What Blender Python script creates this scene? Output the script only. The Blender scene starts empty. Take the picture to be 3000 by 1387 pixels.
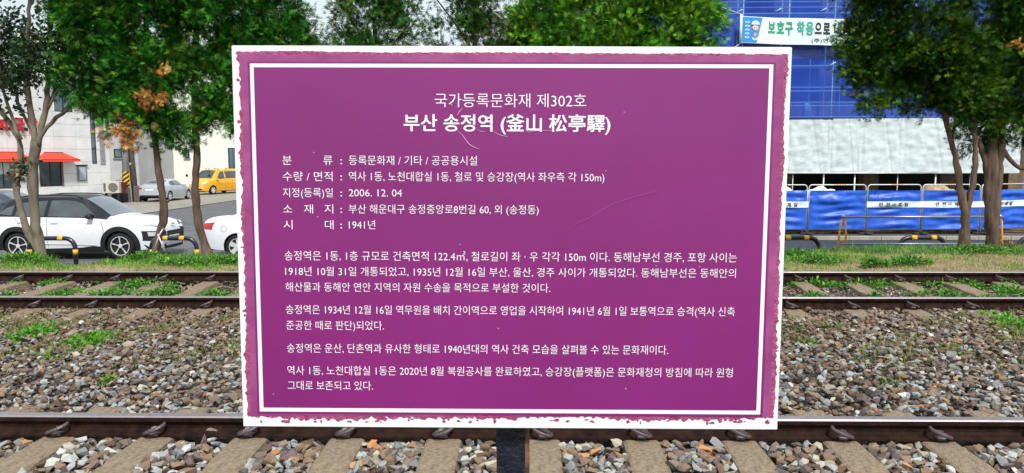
import bpy, math, random
import numpy as np
from mathutils import Vector, Matrix
rad = math.radians
rng = np.random.default_rng(7)
random.seed(7)
S = bpy.context.scene
COL = S.collection

# ---------------------------------------------------------------- camera
FP = 2180.0                                   # focal length in units of a 3000 wide frame
CAM = np.array([0.0, 0.0, 1.65])
def rx(a):
    c, s = math.cos(a), math.sin(a); return np.array([[1, 0, 0], [0, c, -s], [0, s, c]])
def rz(a):
    c, s = math.cos(a), math.sin(a); return np.array([[c, -s, 0], [s, c, 0], [0, 0, 1]])
def ry(a):
    c, s = math.cos(a), math.sin(a); return np.array([[c, 0, s], [0, 1, 0], [-s, 0, c]])
RC = rz(0.024) @ rx(math.pi / 2 - math.atan(223.5 / FP)) @ rz(-0.0033)
cd = bpy.data.cameras.new('camera'); cam = bpy.data.objects.new('camera', cd); COL.objects.link(cam)
cd.sensor_width = 36.0; cd.lens = 36.0 * FP / 3000.0; cd.clip_start = 0.05; cd.clip_end = 3000
m4 = Matrix.Identity(4)
for i in range(3):
    for j in range(3): m4[i][j] = RC[i, j]
    m4[i][3] = CAM[i]
cam.matrix_world = m4
S.camera = cam
def ray(x, y): return RC @ np.array([(x - 1500) / FP, (693.5 - y) / FP, -1.0])
def G(x, y, z):                                # where a sight line meets a level
    d = ray(x, y); return CAM + d * ((z - CAM[2]) / d[2])
def A(x, y, Y):                                # where a sight line meets a distance
    d = ray(x, y); return CAM + d * (Y / d[1])

# ---------------------------------------------------------------- light
SUN_EL, SUN_AZ = 50.0, 163.0
w = bpy.data.worlds.new('World'); S.world = w; w.use_nodes = True
nt = w.node_tree; nt.nodes.clear()
out = nt.nodes.new('ShaderNodeOutputWorld'); bg = nt.nodes.new('ShaderNodeBackground')
sky = nt.nodes.new('ShaderNodeTexSky'); sky.sky_type = 'NISHITA'; sky.sun_disc = False
sky.sun_elevation = rad(SUN_EL); sky.sun_rotation = rad(SUN_AZ)
sky.air_density = 1.0; sky.dust_density = 3.5; sky.ozone_density = 1.0; sky.altitude = 0
# thin cloud layer: soft noise veil over the blue
tc = nt.nodes.new('ShaderNodeTexCoord'); mp = nt.nodes.new('ShaderNodeMapping'); mp.inputs['Scale'].default_value = (1.2, 1.2, 3.0)
nz = nt.nodes.new('ShaderNodeTexNoise'); nz.inputs['Scale'].default_value = 2.2; nz.inputs['Detail'].default_value = 5
cr = nt.nodes.new('ShaderNodeValToRGB'); cr.color_ramp.elements[0].position = .25; cr.color_ramp.elements[1].position = .7
cr.color_ramp.elements[0].color = (.72, .72, .72, 1); cr.color_ramp.elements[1].color = (.97, .97, .97, 1)
mx = nt.nodes.new('ShaderNodeMix'); mx.data_type = 'RGBA'
mx.inputs['B'].default_value = (11.2, 12.6, 13.2, 1)
nt.links.new(tc.outputs['Generated'], mp.inputs['Vector']); nt.links.new(mp.outputs[0], nz.inputs['Vector'])
nt.links.new(nz.outputs['Fac'], cr.inputs[0]); nt.links.new(cr.outputs[0], mx.inputs['Factor'])
nt.links.new(sky.outputs[0], mx.inputs['A']); nt.links.new(mx.outputs['Result'], bg.inputs['Color'])
bg.inputs['Strength'].default_value = 0.060
nt.links.new(bg.outputs[0], out.inputs[0])
sd = bpy.data.lights.new('sun', 'SUN'); sun = bpy.data.objects.new('sun', sd); COL.objects.link(sun)
sd.energy = 3.0; sd.angle = rad(7); sd.color = (1.0, .96, .9)
az = rad(SUN_AZ)
sv = Vector((math.sin(az) * math.cos(rad(SUN_EL)), math.cos(az) * math.cos(rad(SUN_EL)), math.sin(rad(SUN_EL))))
sun.rotation_euler = sv.to_track_quat('Z', 'Y').to_euler(); sun.location = (0, 0, 30)
S.view_settings.view_transform = 'Standard'; S.view_settings.look = 'None'
S.view_settings.exposure = 0.45; S.view_settings.gamma = 1.0; S.view_settings.use_curve_mapping = False
S.cycles.max_bounces = 5; S.cycles.transparent_max_bounces = 12

# ---------------------------------------------------------------- materials
MATS = {}
def mat(name, color, rough=.7, metal=0.0, var=.12, scale=6.0, bump=0.0, bscale=None, spec=.5, attr=None, coat=0.0, alpha=1.0, color2=None, detail=6, trans=0.0, lo=.3, hi=.7, stretch=None):
    if name in MATS: return MATS[name]
    m = bpy.data.materials.new(name); m.use_nodes = True; n = m.node_tree; L = n.links
    p = n.nodes['Principled BSDF']
    p.inputs['Roughness'].default_value = rough; p.inputs['Metallic'].default_value = metal
    p.inputs['Specular IOR Level'].default_value = spec; p.inputs['Coat Weight'].default_value = coat
    p.inputs['Coat Roughness'].default_value = .08
    p.inputs['Alpha'].default_value = alpha
    co = n.nodes.new('ShaderNodeTexCoord')
    nz = n.nodes.new('ShaderNodeTexNoise'); nz.inputs['Scale'].default_value = scale; nz.inputs['Detail'].default_value = detail
    vec = co.outputs['Object']
    if stretch:
        mg = n.nodes.new('ShaderNodeMapping'); mg.inputs['Scale'].default_value = stretch; L.new(vec, mg.inputs['Vector']); vec = mg.outputs[0]
    L.new(vec, nz.inputs['Vector'])
    rp = n.nodes.new('ShaderNodeMapRange'); rp.inputs['From Min'].default_value = lo; rp.inputs['From Max'].default_value = hi
    L.new(nz.outputs['Fac'], rp.inputs['Value'])
    mixn = n.nodes.new('ShaderNodeMix'); mixn.data_type = 'RGBA'
    if attr:
        at = n.nodes.new('ShaderNodeAttribute'); at.attribute_name = attr
        mul = n.nodes.new('ShaderNodeMix'); mul.data_type = 'RGBA'; mul.blend_type = 'MULTIPLY'; mul.inputs['Factor'].default_value = 1
        mixn.inputs['A'].default_value = (1 - var, 1 - var, 1 - var, 1); mixn.inputs['B'].default_value = (1 + var, 1 + var, 1 + var, 1)
        L.new(rp.outputs[0], mixn.inputs['Factor'])
        L.new(at.outputs['Color'], mul.inputs['A']); L.new(mixn.outputs['Result'], mul.inputs['B']); mul.clamp_result = False
        L.new(mul.outputs['Result'], p.inputs['Base Color']); src = mul.outputs['Result']
    else:
        c = np.array(color)
        c2 = np.array(color2) if color2 is not None else np.clip(c * (1 + var), 0, 1)
        c1 = c if color2 is not None else c * (1 - var)
        mixn.inputs['A'].default_value = (*c1, 1); mixn.inputs['B'].default_value = (*c2, 1)
        L.new(rp.outputs[0], mixn.inputs['Factor']); L.new(mixn.outputs['Result'], p.inputs['Base Color']); src = mixn.outputs['Result']
    if bump > 0:
        n2 = n.nodes.new('ShaderNodeTexNoise'); n2.inputs['Scale'].default_value = bscale or scale * 3; n2.inputs['Detail'].default_value = 5
        L.new(vec, n2.inputs['Vector'])
        b = n.nodes.new('ShaderNodeBump'); b.inputs['Strength'].default_value = bump; b.inputs['Distance'].default_value = .02
        L.new(n2.outputs['Fac'], b.inputs['Height']); L.new(b.outputs[0], p.inputs['Normal'])
    if trans > 0:      # thin leaves and cloth let light through
        tr = n.nodes.new('ShaderNodeBsdfTranslucent'); L.new(src, tr.inputs['Color'])
        ms = n.nodes.new('ShaderNodeMixShader'); ms.inputs[0].default_value = trans
        o = n.nodes['Material Output']; L.new(p.outputs[0], ms.inputs[1]); L.new(tr.outputs[0], ms.inputs[2]); L.new(ms.outputs[0], o.inputs['Surface'])
    MATS[name] = m; return m

# ---------------------------------------------------------------- mesh helpers
def props(o, label=None, cat=None, group=None, kind=None):
    if label: o['label'] = label
    if cat: o['category'] = cat
    if group: o['group'] = group
    if kind: o['kind'] = kind
    return o
def link(name, me, parent=None, loc=None):
    o = bpy.data.objects.new(name, me); COL.objects.link(o)
    if parent is not None: o.parent = parent
    if loc is not None: o.location = loc
    return o
def empty(name, loc=(0, 0, 0), rotz=0.0):
    o = bpy.data.objects.new(name, None); COL.objects.link(o); o.location = loc; o.rotation_euler = (0, 0, rotz)
    o.empty_display_size = .2; return o
def mesh(name, v, f, mats, smooth=False, fm=None):
    me = bpy.data.meshes.new(name); me.from_pydata([tuple(map(float, p)) for p in v], [], [tuple(int(i) for i in q) for q in f])
    for m in (mats if isinstance(mats, (list, tuple)) else [mats]): me.materials.append(m)
    if fm is not None: me.polygons.foreach_set('material_index', fm)
    if smooth: me.polygons.foreach_set('use_smooth', [True] * len(me.polygons))
    me.update(); return me
def npmesh(name, V, T, m, cols=None, smooth=False, mi=None):
    """triangle soup from numpy arrays, with an optional colour per vertex"""
    me = bpy.data.meshes.new(name); nv, nf = len(V), len(T)
    me.vertices.add(nv); me.vertices.foreach_set('co', np.asarray(V, np.float32).ravel())
    me.loops.add(nf * 3); me.loops.foreach_set('vertex_index', np.asarray(T, np.int32).ravel())
    me.polygons.add(nf); me.polygons.foreach_set('loop_start', np.arange(0, nf * 3, 3, dtype=np.int32))
    try: me.polygons.foreach_set('loop_total', np.full(nf, 3, np.int32))
    except Exception: pass
    for mm in (m if isinstance(m, (list, tuple)) else [m]): me.materials.append(mm)
    if mi is not None: me.polygons.foreach_set('material_index', mi)
    me.polygons.foreach_set('use_smooth', np.full(nf, smooth, bool))
    if cols is not None:
        a = me.color_attributes.new('col', 'FLOAT_COLOR', 'POINT')
        c = np.ones((nv, 4), np.float32); c[:, :3] = cols; a.data.foreach_set('color', c.ravel())
    me.update(); me.validate(); return me
class MB:
    def __init__(s): s.v = []; s.f = []; s.m = []
    def add(s, v, f, mi=0):
        o = len(s.v); s.v += [tuple(p) for p in v]; s.f += [tuple(i + o for i in q) for q in f]; s.m += [mi] * len(f)
    def box(s, c, d, mi=0, rz_=0.0, bev=0.0):
        c = np.array(c, float); h = np.array(d, float) / 2
        if bev > 0:
            b = min(bev, min(h) * .9)
            P = []
            for z, k in ((-1, b), (-1, 0), (1, 0), (1, b)):
                pass
            ring = lambda ins, z: [(x * (h[0] - ins), y * (h[1] - ins), z) for x, y in ((-1, -1), (1, -1), (1, 1), (-1, 1))]
            L = [ring(b, -h[2]), ring(0, -h[2] + b), ring(0, h[2] - b), ring(b, h[2])]
            v = [p for r in L for p in r]
            f = [(3, 2, 1, 0), (12, 13, 14, 15)]
            for r in range(3):
                for i in range(4): j = (i + 1) % 4; f.append((r * 4 + i, r * 4 + j, r * 4 + 4 + j, r * 4 + 4 + i))
        else:
            v = [(x * h[0], y * h[1], z * h[2]) for z in (-1, 1) for x, y in ((-1, -1), (1, -1), (1, 1), (-1, 1))]
            f = [(3, 2, 1, 0), (4, 5, 6, 7), (0, 1, 5, 4), (1, 2, 6, 5), (2, 3, 7, 6), (3, 0, 4, 7)]
        R = rz(rz_); s.add([c + R @ np.array(p) for p in v], f, mi); return s
    def tube(s, pts, r, n=10, mi=0, cap=True):
        pts = [np.array(p, float) for p in pts]; k = len(pts)
        rr = [r] * k if np.isscalar(r) else r
        o = len(s.v); up = np.array([0, 0, 1.0])
        t0 = pts[1] - pts[0]; t0 /= np.linalg.norm(t0)
        a = np.cross(t0, up if abs(t0[2]) < .9 else np.array([1.0, 0, 0])); a /= np.linalg.norm(a)
        for i in range(k):
            t = pts[min(i + 1, k - 1)] - pts[max(i - 1, 0)]; t /= (np.linalg.norm(t) + 1e-9)
            a = a - t * np.dot(a, t); a /= (np.linalg.norm(a) + 1e-9); b = np.cross(t, a)
            for j in range(n):
                th = 2 * math.pi * j / n; s.v.append(tuple(pts[i] + rr[i] * (math.cos(th) * a + math.sin(th) * b)))
        for i in range(k - 1):
            for j in range(n):
                q = (j + 1) % n; s.f.append((o + i * n + j, o + i * n + q, o + (i + 1) * n + q, o + (i + 1) * n + j)); s.m.append(mi)
        if cap:
            s.f.append(tuple(o + j for j in range(n))[::-1]); s.m.append(mi)
            s.f.append(tuple(o + (k - 1) * n + j for j in range(n))); s.m.append(mi)
        return s
    def lathe(s, prof, c, axis='y', n=24, mi=0):
        """prof: (radius, offset along axis)"""
        o = len(s.v); c = np.array(c, float)
        for (r, h) in prof:
            for j in range(n):
                th = 2 * math.pi * j / n; a, b = r * math.cos(th), r * math.sin(th)
                s.v.append(tuple(c + (np.array([a, h, b]) if axis == 'y' else np.array([a, b, h]) if axis == 'z' else np.array([h, a, b]))))
        for i in range(len(prof) - 1):
            for j in range(n):
                q = (j + 1) % n; s.f.append((o + i * n + j, o + i * n + q, o + (i + 1) * n + q, o + (i + 1) * n + j)); s.m.append(mi)
        return s
    def obj(s, name, mats, parent=None, smooth=False, origin=None, loc=None):
        v = s.v
        if origin is not None: v = [tuple(np.array(p) - np.array(origin)) for p in v]
        me = mesh(name, v, s.f, mats, smooth, s.m)
        return link(name, me, parent, loc)
def smooth_by_angle(o, ang=35):
    me = o.data; me.polygons.foreach_set('use_smooth', [True] * len(me.polygons))
    try: me.set_sharp_from_angle(angle=rad(ang))
    except Exception: pass
    return o
def instantiate(tv, tf, pos, basis, cols):
    """copies of one small shape at many spots"""
    n, k = len(pos), len(tv)
    V = np.einsum('nij,kj->nki', basis, tv) + pos[:, None, :]
    T = (np.asarray(tf)[None] + (np.arange(n) * k)[:, None, None]).reshape(-1, 3)
    return V.reshape(-1, 3), T, np.repeat(cols, k, axis=0)
def join(parts):
    V, T, C = [], [], []; o = 0
    for v, t, c in parts:
        V.append(v); T.append(t + o); C.append(c); o += len(v)
    return np.vstack(V), np.vstack(T), np.vstack(C)
def rand_rot(n, tilt=None):
    """random orthonormal frames; tilt limits how far z leans over"""
    a = rng.uniform(0, 2 * math.pi, n); c, s = np.cos(a), np.sin(a)
    Rz_ = np.zeros((n, 3, 3)); Rz_[:, 0, 0] = c; Rz_[:, 0, 1] = -s; Rz_[:, 1, 0] = s; Rz_[:, 1, 1] = c; Rz_[:, 2, 2] = 1
    t = rng.normal(0, tilt, n) if tilt is not None else rng.uniform(0, math.pi, n)
    b = rng.uniform(0, 2 * math.pi, n); cb, sb, ct, st = np.cos(b), np.sin(b), np.cos(t), np.sin(t)
    Rx_ = np.zeros((n, 3, 3)); Rx_[:, 0, 0] = 1; Rx_[:, 1, 1] = ct; Rx_[:, 1, 2] = -st; Rx_[:, 2, 1] = st; Rx_[:, 2, 2] = ct
    Rb = np.zeros((n, 3, 3)); Rb[:, 0, 0] = cb; Rb[:, 0, 1] = -sb; Rb[:, 1, 0] = sb; Rb[:, 1, 1] = cb; Rb[:, 2, 2] = 1
    return Rb @ Rx_ @ Rz_
def sines(P, k=1.0, seed=0):
    """cheap smooth 3D noise in about -1..1"""
    r = np.random.default_rng(seed); o = np.zeros(len(P))
    for i in range(6):
        d = r.normal(size=3) * k * (1 + i * .45); o += np.sin(P @ d + r.uniform(0, 6.3)) / (1 + i * .3)
    return o / 2.6
def text_mesh(body, off=0.0):
    cu = bpy.data.curves.new('lettering', 'FONT'); cu.body = body; cu.size = 1.0; cu.resolution_u = 3; cu.offset = off
    cu.fill_mode = 'FRONT'
    o = bpy.data.objects.new('lettering', cu); COL.objects.link(o)
    bpy.context.view_layer.update()
    dg = bpy.context.evaluated_depsgraph_get()
    me = bpy.data.meshes.new_from_object(o.evaluated_get(dg))
    v = np.array([p.co[:] for p in me.vertices]).reshape(-1, 3); f = [tuple(p.vertices) for p in me.polygons]
    bpy.data.objects.remove(o); bpy.data.curves.remove(cu); bpy.data.meshes.remove(me)
    return v, f
def text_on(body, parent, m, u0, u1, v0, v1, fn, off=0.0, name='lettering', asc=.82, desc=-.08, fat=0.0):
    """flat lettering filling u0..u1, v0..v1 of a surface given by fn(u, v)"""
    v, f = text_mesh(body, off)
    if len(v) == 0: return None
    x0, x1 = v[:, 0].min(), v[:, 0].max()
    P = [fn(u0 + (p[0] - x0) / (x1 - x0) * (u1 - u0), v0 + (p[1] - desc) / (asc - desc) * (v1 - v0)) for p in v]
    if fat:      # heavier strokes: overlapping passes of the same print
        P0, f0 = list(P), list(f)
        for k, (dx, dz) in enumerate(((fat, 0), (-fat, 0), (0, fat * .7), (0, -fat * .7))):
            o = len(P); P = P + [(p[0] + dx, p[1] - .00006 * (k + 1), p[2] + dz) for p in P0]; f = f + [tuple(i + o for i in q) for q in f0]
    return link(name, mesh(name, P, f, m), parent)

# ================================================================ GROUND
STREET = -0.88
M_asph = mat('asphalt', (.10, .10, .11), .85, var=.25, scale=1.2, bump=.25, bscale=60)
M_lot = mat('worn_concrete_paving', (.21, .19, .165), .85, color2=(.31, .28, .24), scale=.55, bump=.25, bscale=30)
M_dirt = mat('ballast_dirt', (.03, .022, .017), .95, color2=(.075, .055, .04), scale=9, bump=.8, bscale=40)
M_soil = mat('verge_soil', (.16, .12, .065), .95, color2=(.34, .26, .14), scale=3.5, bump=.8, bscale=30)
M_kerb = mat('kerb_concrete', (.30, .27, .23), .85, var=.2, scale=3, bump=.3)
def sheet(name, poly, z, m, kind='structure'):
    me = mesh(name, [(x, y, z) for x, y in poly], [tuple(range(len(poly)))], m)
    return props(link(name, me), kind=kind)
sheet('ground', [(-900, -300), (900, -300), (900, 1500), (-900, 1500)], STREET - .03, mat('far_ground', (.10, .10, .085), .9, var=.3, scale=.05))
sheet('street', [(-70, 12.5), (70, 12.5), (70, 95), (-70, 95)], STREET - .012, M_asph)
ja, jb = G(470, 619, STREET), G(700, 586, STREET)
dj = (jb - ja) / np.linalg.norm(jb - ja)
pa, pb = ja - dj * 30, jb + dj * 60
sheet('paved_lot', [(pa[0], pa[1]), (pb[0], pb[1]), (-60, 110), (-75, 40)], STREET - .004, M_lot)
# darker joint lines where slabs meet
sheet('dark_road', [(2.5, 13.0), (70, 13.0), (70, 23.42), (2.5, 23.42)], STREET - .006, mat('dark_asphalt', (.028, .034, .050), .8, var=.25, scale=1.5, bump=.2, bscale=60))
jm = mat('paving_joint', (.03, .03, .03), .9)
for k, (p, q) in enumerate(((ja - dj * 3, jb + dj * 3), (G(520, 600, STREET), G(600, 602, STREET)), (G(470, 652, STREET), G(548, 652, STREET)), (G(520, 668, STREET), G(560, 668, STREET)))):
    d = (q - p)[:2]; d /= np.linalg.norm(d); nrm = np.array([-d[1], d[0]]) * (.09 if k == 0 else .035)
    sheet('paving_joint', [tuple(p[:2] + nrm), tuple(p[:2] - nrm), tuple(q[:2] - nrm), tuple(q[:2] + nrm)], STREET + (.0005 if k == 0 else -.003 if k > 1 else .0005), jm)
# raised pavement in front of the building site
MB().box((22, 33.6, STREET + .05), (40, 20, .1)).obj('pavement', mat('site_pavement', (.07, .062, .055), .9, var=.25, scale=2, bump=.3))['kind'] = 'structure'
kb = empty('kerb', (2, 23.5, STREET)); kb['kind'] = 'structure'
for i in range(34):
    MB().box((.5, 0, .06), (.985, .16, .13), bev=.012).obj('kerb_stone', M_kerb, kb, loc=(i * 1.0, 0, 0))

# the bank that carries the tracks: level bed, then a grassy verge that falls to the street
def edge_y(x): return 11.75 + np.clip((x + 8) / 16, 0, 1.2) * 1.25 - 1.15 * np.exp(-((x + 7.0) / .7) ** 2)
def bed_z(x, y):
    x = np.asarray(x, float); y = np.asarray(y, float)
    z = -.075 + .05 * np.clip((y - 5) / 2.8, 0, 1) + .05 * np.clip((y - 8.3) / 1.6, 0, 1)
    P = np.stack([x, y, 0 * x], -1).reshape(-1, 3)
    n = sines(P, 1.3, 3).reshape(x.shape)
    t = np.clip((y - 9.9) / .7, 0, 1)
    z = z + t * (.065 + .03 * n)
    e = edge_y(x) + .12 * n
    d = np.clip((y - e) / 2.6, 0, 1); d = d * d * (3 - 2 * d)
    return z * (1 - d) + (STREET - .06) * d
xs = np.concatenate([np.linspace(-70, -16, 19)[:-1], np.linspace(-16, 16, 161), np.linspace(16, 70, 19)[1:]])
ys = np.concatenate([np.linspace(-40, 0, 9)[:-1], np.linspace(0, 16, 107)])
X, Y = np.meshgrid(xs, ys); Z = bed_z(X, Y)
V = np.stack([X, Y, Z], -1).reshape(-1, 3); nx = len(xs); F = []; fm = []
for j in range(len(ys) - 1):
    for i in range(nx - 1):
        a = j * nx + i; F.append((a, a + 1, a + nx + 1, a + nx)); fm.append(1 if ys[j] > 9.9 else 0)
track_bed = link('track_bed', mesh('track_bed', V, F, [M_dirt, M_soil], True, fm)); track_bed['kind'] = 'structure'

# ================================================================ STONES
def hull(npts, seed):
    import bmesh
    r = np.random.default_rng(seed); bm = bmesh.new()
    P = r.normal(size=(npts, 3)); P /= np.linalg.norm(P, axis=1)[:, None]; P *= r.uniform(.75, 1.1, (npts, 1))
    P *= np.array([1, r.uniform(.6, .9), r.uniform(.4, .7)]) * .5
    for p in P: bm.verts.new(p)
    res = bmesh.ops.convex_hull(bm, input=bm.verts)
    bmesh.ops.delete(bm, geom=[v for v in bm.verts if not v.link_faces], context='VERTS')
    bmesh.ops.triangulate(bm, faces=bm.faces); bm.verts.index_update()
    v = np.array([q.co[:] for q in bm.verts]); f = np.array([[q.index for q in t.verts] for t in bm.faces]); bm.free()
    return v, f
HULLS = [hull(11 + i % 4, 100 + i) for i in range(22)]
PAL = np.array([(.34, .35, .34), (.42, .43, .42), (.27, .28, .29), (.19, .20, .215), (.54, .55, .53), (.27, .30, .32), (.36, .33, .27),
                (.19, .12, .075), (.13, .08, .055), (.25, .165, .105), (.20, .145, .105), (.10, .09, .08), (.42, .20, .08), (.30, .25, .20), (.10, .09, .09), (.45, .40, .30), (.17, .12, .11)])
PW = np.array([9, 8, 9, 6, 5, 5, 9, 9, 8, 8, 9, 6, 1.6, 8, 5, 2.5, 8]); PW = PW / PW.sum()
M_stone = mat('ballast_stone', None, .85, attr='col', var=.28, scale=55, bump=.35, bscale=120)
NEAR_S = [-2.84 + .582 * i for i in range(-6, 17)]       # sleeper centres of the nearer track
FAR_S = [2.82 + .635 * i for i in range(-22, 14)]
def stones(pos, size, tilt=.45, brown=None):
    n = len(pos); B = rand_rot(n, tilt) * size[:, None, None]
    ci = rng.choice(len(PAL), n, p=PW); c = PAL[ci] * rng.uniform(.55, 1.12, (n, 1))
    if brown is not None:
        bmask = rng.random(n) < brown; alt = PAL[rng.choice([7, 8, 9, 10, 13, 16], n)] * rng.uniform(.7, 1.15, (n, 1)); c = np.where(bmask[:, None], alt, c)
    hi = rng.integers(0, len(HULLS), n); parts = []
    for h, (hv, hf) in enumerate(HULLS):
        q = hi == h
        if q.any(): parts.append(instantiate(hv, hf, pos[q], B[q], c[q]))
    return join(parts)
def scatter(n, y0, y1, zf, s0, s1, xm=.74, pad=.9):
    y = y0 + (y1 - y0) * rng.random(n); hw = y * xm + pad; x = rng.uniform(-1, 1, n) * hw
    # keep density even: wide rows need more
    keep = rng.random(n) < hw / hw.max(); x, y = x[keep], y[keep]
    s = rng.uniform(s0, s1, len(x)) * (1 + .5 * (rng.random(len(x)) < .06))
    return np.stack([x, y, zf(x, y)], -1), s
def off_sleeper(x, y, S_, y0, y1, half):
    c = np.array(S_); d = np.min(np.abs(x[:, None] - c[None]), 1)
    return ~((d < half) & (y > y0) & (y < y1))
parts = []
# inside the nearer track
p, s = scatter(9000, 3.1, 4.27, lambda x, y: -.042 + rng.uniform(-.03, .028, len(x)), .042, .09)
k = off_sleeper(p[:, 0], p[:, 1], NEAR_S, 0, 9, .112) | (rng.random(len(p)) < .012); parts.append(stones(p[k], s[k]))
# wide shoulder between the tracks
p, s = scatter(30000, 4.36, 7.95, lambda x, y: bed_z(x, y) + .052 + rng.uniform(-.035, .03, len(x)), .036, .082)
k = off_sleeper(p[:, 0], p[:, 1], NEAR_S, 0, 4.58, .10) & off_sleeper(p[:, 0], p[:, 1], FAR_S, 7.62, 9, .09)
p, s = p[k], s[k]; parts.append(stones(p, s, .35, brown=.12 + np.clip((p[:, 1] - 5.6) / 2.2, 0, .7) + .1 * (np.sin(p[:, 0] * 1.3) > .3)))
# within the farther track, smaller, sunk in dirt
p, s = scatter(12000, 7.9, 9.95, lambda x, y: bed_z(x, y) + .028 + rng.uniform(-.03, .02, len(x)), .03, .062)
k = off_sleeper(p[:, 0], p[:, 1], FAR_S, 7.4, 9.95, .12); parts.append(stones(p[k], s[k], .35, brown=.55))
Vb, Tb, Cb = join(parts)
props(link('ballast', npmesh('ballast', Vb, Tb, M_stone, Cb), track_bed), kind='stuff')
# the largest stones in view, one by one, at the foot of the picture
TM = []
for i in range(44):
    hv, hf = HULLS[i % len(HULLS)]; c = PAL[rng.choice(len(PAL), p=PW)] * rng.uniform(.85, 1.25)
    TM.append(npmesh('ballast_stone', hv, hf, M_stone, np.tile(c, (len(hv), 1))))
cnt = 0; used = []
while cnt < 285:
    y = rng.uniform(3.86, 4.25); x = rng.uniform(-3.0, 2.9)
    if min(abs(x - c) for c in NEAR_S) < .13: continue
    if used and min((x - a) ** 2 + (y - b) ** 2 for a, b in used) < .045 ** 2: continue
    used.append((x, y)); sz = rng.uniform(.062, .098)
    o = link('ballast_stone', TM[cnt % 44], track_bed, (x, y, -.014 + rng.uniform(-.012, .018)))
    o.rotation_euler = (rng.normal(0, .35), rng.normal(0, .35), rng.uniform(0, 6.28)); o.scale = (sz * 1.1, sz, sz * rng.uniform(.8, 1.1)); cnt += 1
for (px, py, z, sz, c) in ((2352, 1040, .02, .14, 6), (615, 1262, .10, .10, 4), (2880, 1150, .0, .12, 4), (2560, 1215, .0, .11, 1)):
    g = G(px, py, z); o = link('ballast_stone', TM[c], track_bed, tuple(g)); o.scale = (sz, sz * .7, sz * .6)

# ================================================================ TRACKS
M_rust = mat('rusty_rail_steel', (.009, .004, .003), .8, spec=.15, color2=(.034, .014, .010), scale=14, bump=.4, bscale=60)
M_head = mat('worn_rail_head', (.33, .29, .31), .38, metal=.55, var=.12, scale=30)
M_slp = mat('concrete_sleeper', (.165, .12, .08), .92, color2=(.31, .235, .16), scale=38, bump=.7, bscale=90)
M_clip = mat('rail_clip_steel', (.10, .075, .082), .5, metal=.3, var=.3, scale=40)
RH = .12
def rail_mesh():
    pr = [(-.062, 0), (-.062, .012), (-.02, .026), (-.0085, .040), (-.0085, .078), (-.032, .086), (-.034, .112), (-.028, .120), (.028, .120), (.034, .112), (.032, .086), (.0085, .078), (.0085, .040), (.02, .026), (.062, .012), (.062, 0)]
    n = len(pr); xs_ = np.linspace(-14, 14, 29); V = [(x, a, b) for x in xs_ for a, b in pr]; F = []; fm = []
    for i in range(len(xs_) - 1):
        for j in range(n):
            q = (j + 1) % n; F.append((i * n + j, i * n + q, (i + 1) * n + q, (i + 1) * n + j)); fm.append(1 if j in (6, 7, 8) else 0)
    return mesh('rail', V, [f[::-1] for f in F], [M_rust, M_head], False, fm)
RM = rail_mesh()
def sleeper_mesh():
    v = []
    for yy, t in ((-1.25, 0), (-1.22, .012), (-.35, .012), (-.25, 0), (.25, 0), (.35, .012), (1.22, .012), (1.25, 0)):
        v += [(-.135, yy, -.17), (-.105, yy, -.012 + t - .012), (-.09, yy, t - .014), (.09, yy, t - .014), (.105, yy, -.012 + t - .012), (.135, yy, -.17)]
    F = []
    for i in range(7):
        for j in range(6):
            q = (j + 1) % 6; F.append((i * 6 + j, (i + 1) * 6 + j, (i + 1) * 6 + q, i * 6 + q))
    F += [tuple(range(6)), tuple(range(42, 48))[::-1]]
    return mesh('sleeper', v, F, M_slp)
SM = sleeper_mesh()
def clip_mesh(sgn):
    b = MB(); P = []
    for t in np.linspace(-.15, 1.15, 14):      # open loop of round bar, one leg on the rail foot
        a = math.pi * 1.25 * t
        P.append((sgn * .058 * math.cos(a) , -.052 - .050 * math.sin(a), .046 + .020 * math.cos(a) - .014 * t))
    P.append((P[-1][0] + sgn * .03, P[-1][1] + .028, .03)); P.append((P[-1][0] + sgn * .02, P[-1][1] + .012, .026))
    b.tube(P, .0105, 7); b.box((0, -.048, .006), (.05, .04, .022), bev=.006)
    return mesh('rail_clip', b.v, b.f, M_clip, False)
CM = {1: clip_mesh(1), -1: clip_mesh(-1)}
def track(name, label, y_far, y_near, z_far, z_near, S_, clips):
    root = empty(name, (0, (y_far + y_near) / 2, 0)); props(root, label, 'railway track')
    for yy, zz in ((y_near, z_near), (y_far, z_far)):
        link('rail', RM, root, (0, yy - root.location.y, zz)).rotation_euler = (0, 0, 0)
    tilt = math.atan2(z_far - z_near, y_far - y_near)
    for x in S_:
        s = link('sleeper', SM, root, (x, 0, (z_far + z_near) / 2 + .002)); s.rotation_euler = (tilt, 0, rng.normal(0, .004))
        for yy, zz in ((y_near, z_near), (y_far, z_far)):
            if yy not in clips: continue
            for side in (1, -1):
                c = link('rail_clip', CM[1 if x < 0 else -1], s, (rng.normal(0, .004), (yy - root.location.y) - side * .014, .012))
                c.rotation_euler = (0, 0, 0 if side == 1 else math.pi)
    return root
near_track = track('railway_track', 'nearer railway track with rusty rail passing right behind the purple sign', 4.335, 2.87, 0.0, 0.0, NEAR_S, (4.335,))
far_track = track('railway_track', 'farther railway track with green weeds growing between its two rails', 9.58, 7.995, .09, .05, FAR_S, (7.995, 9.58))

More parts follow.
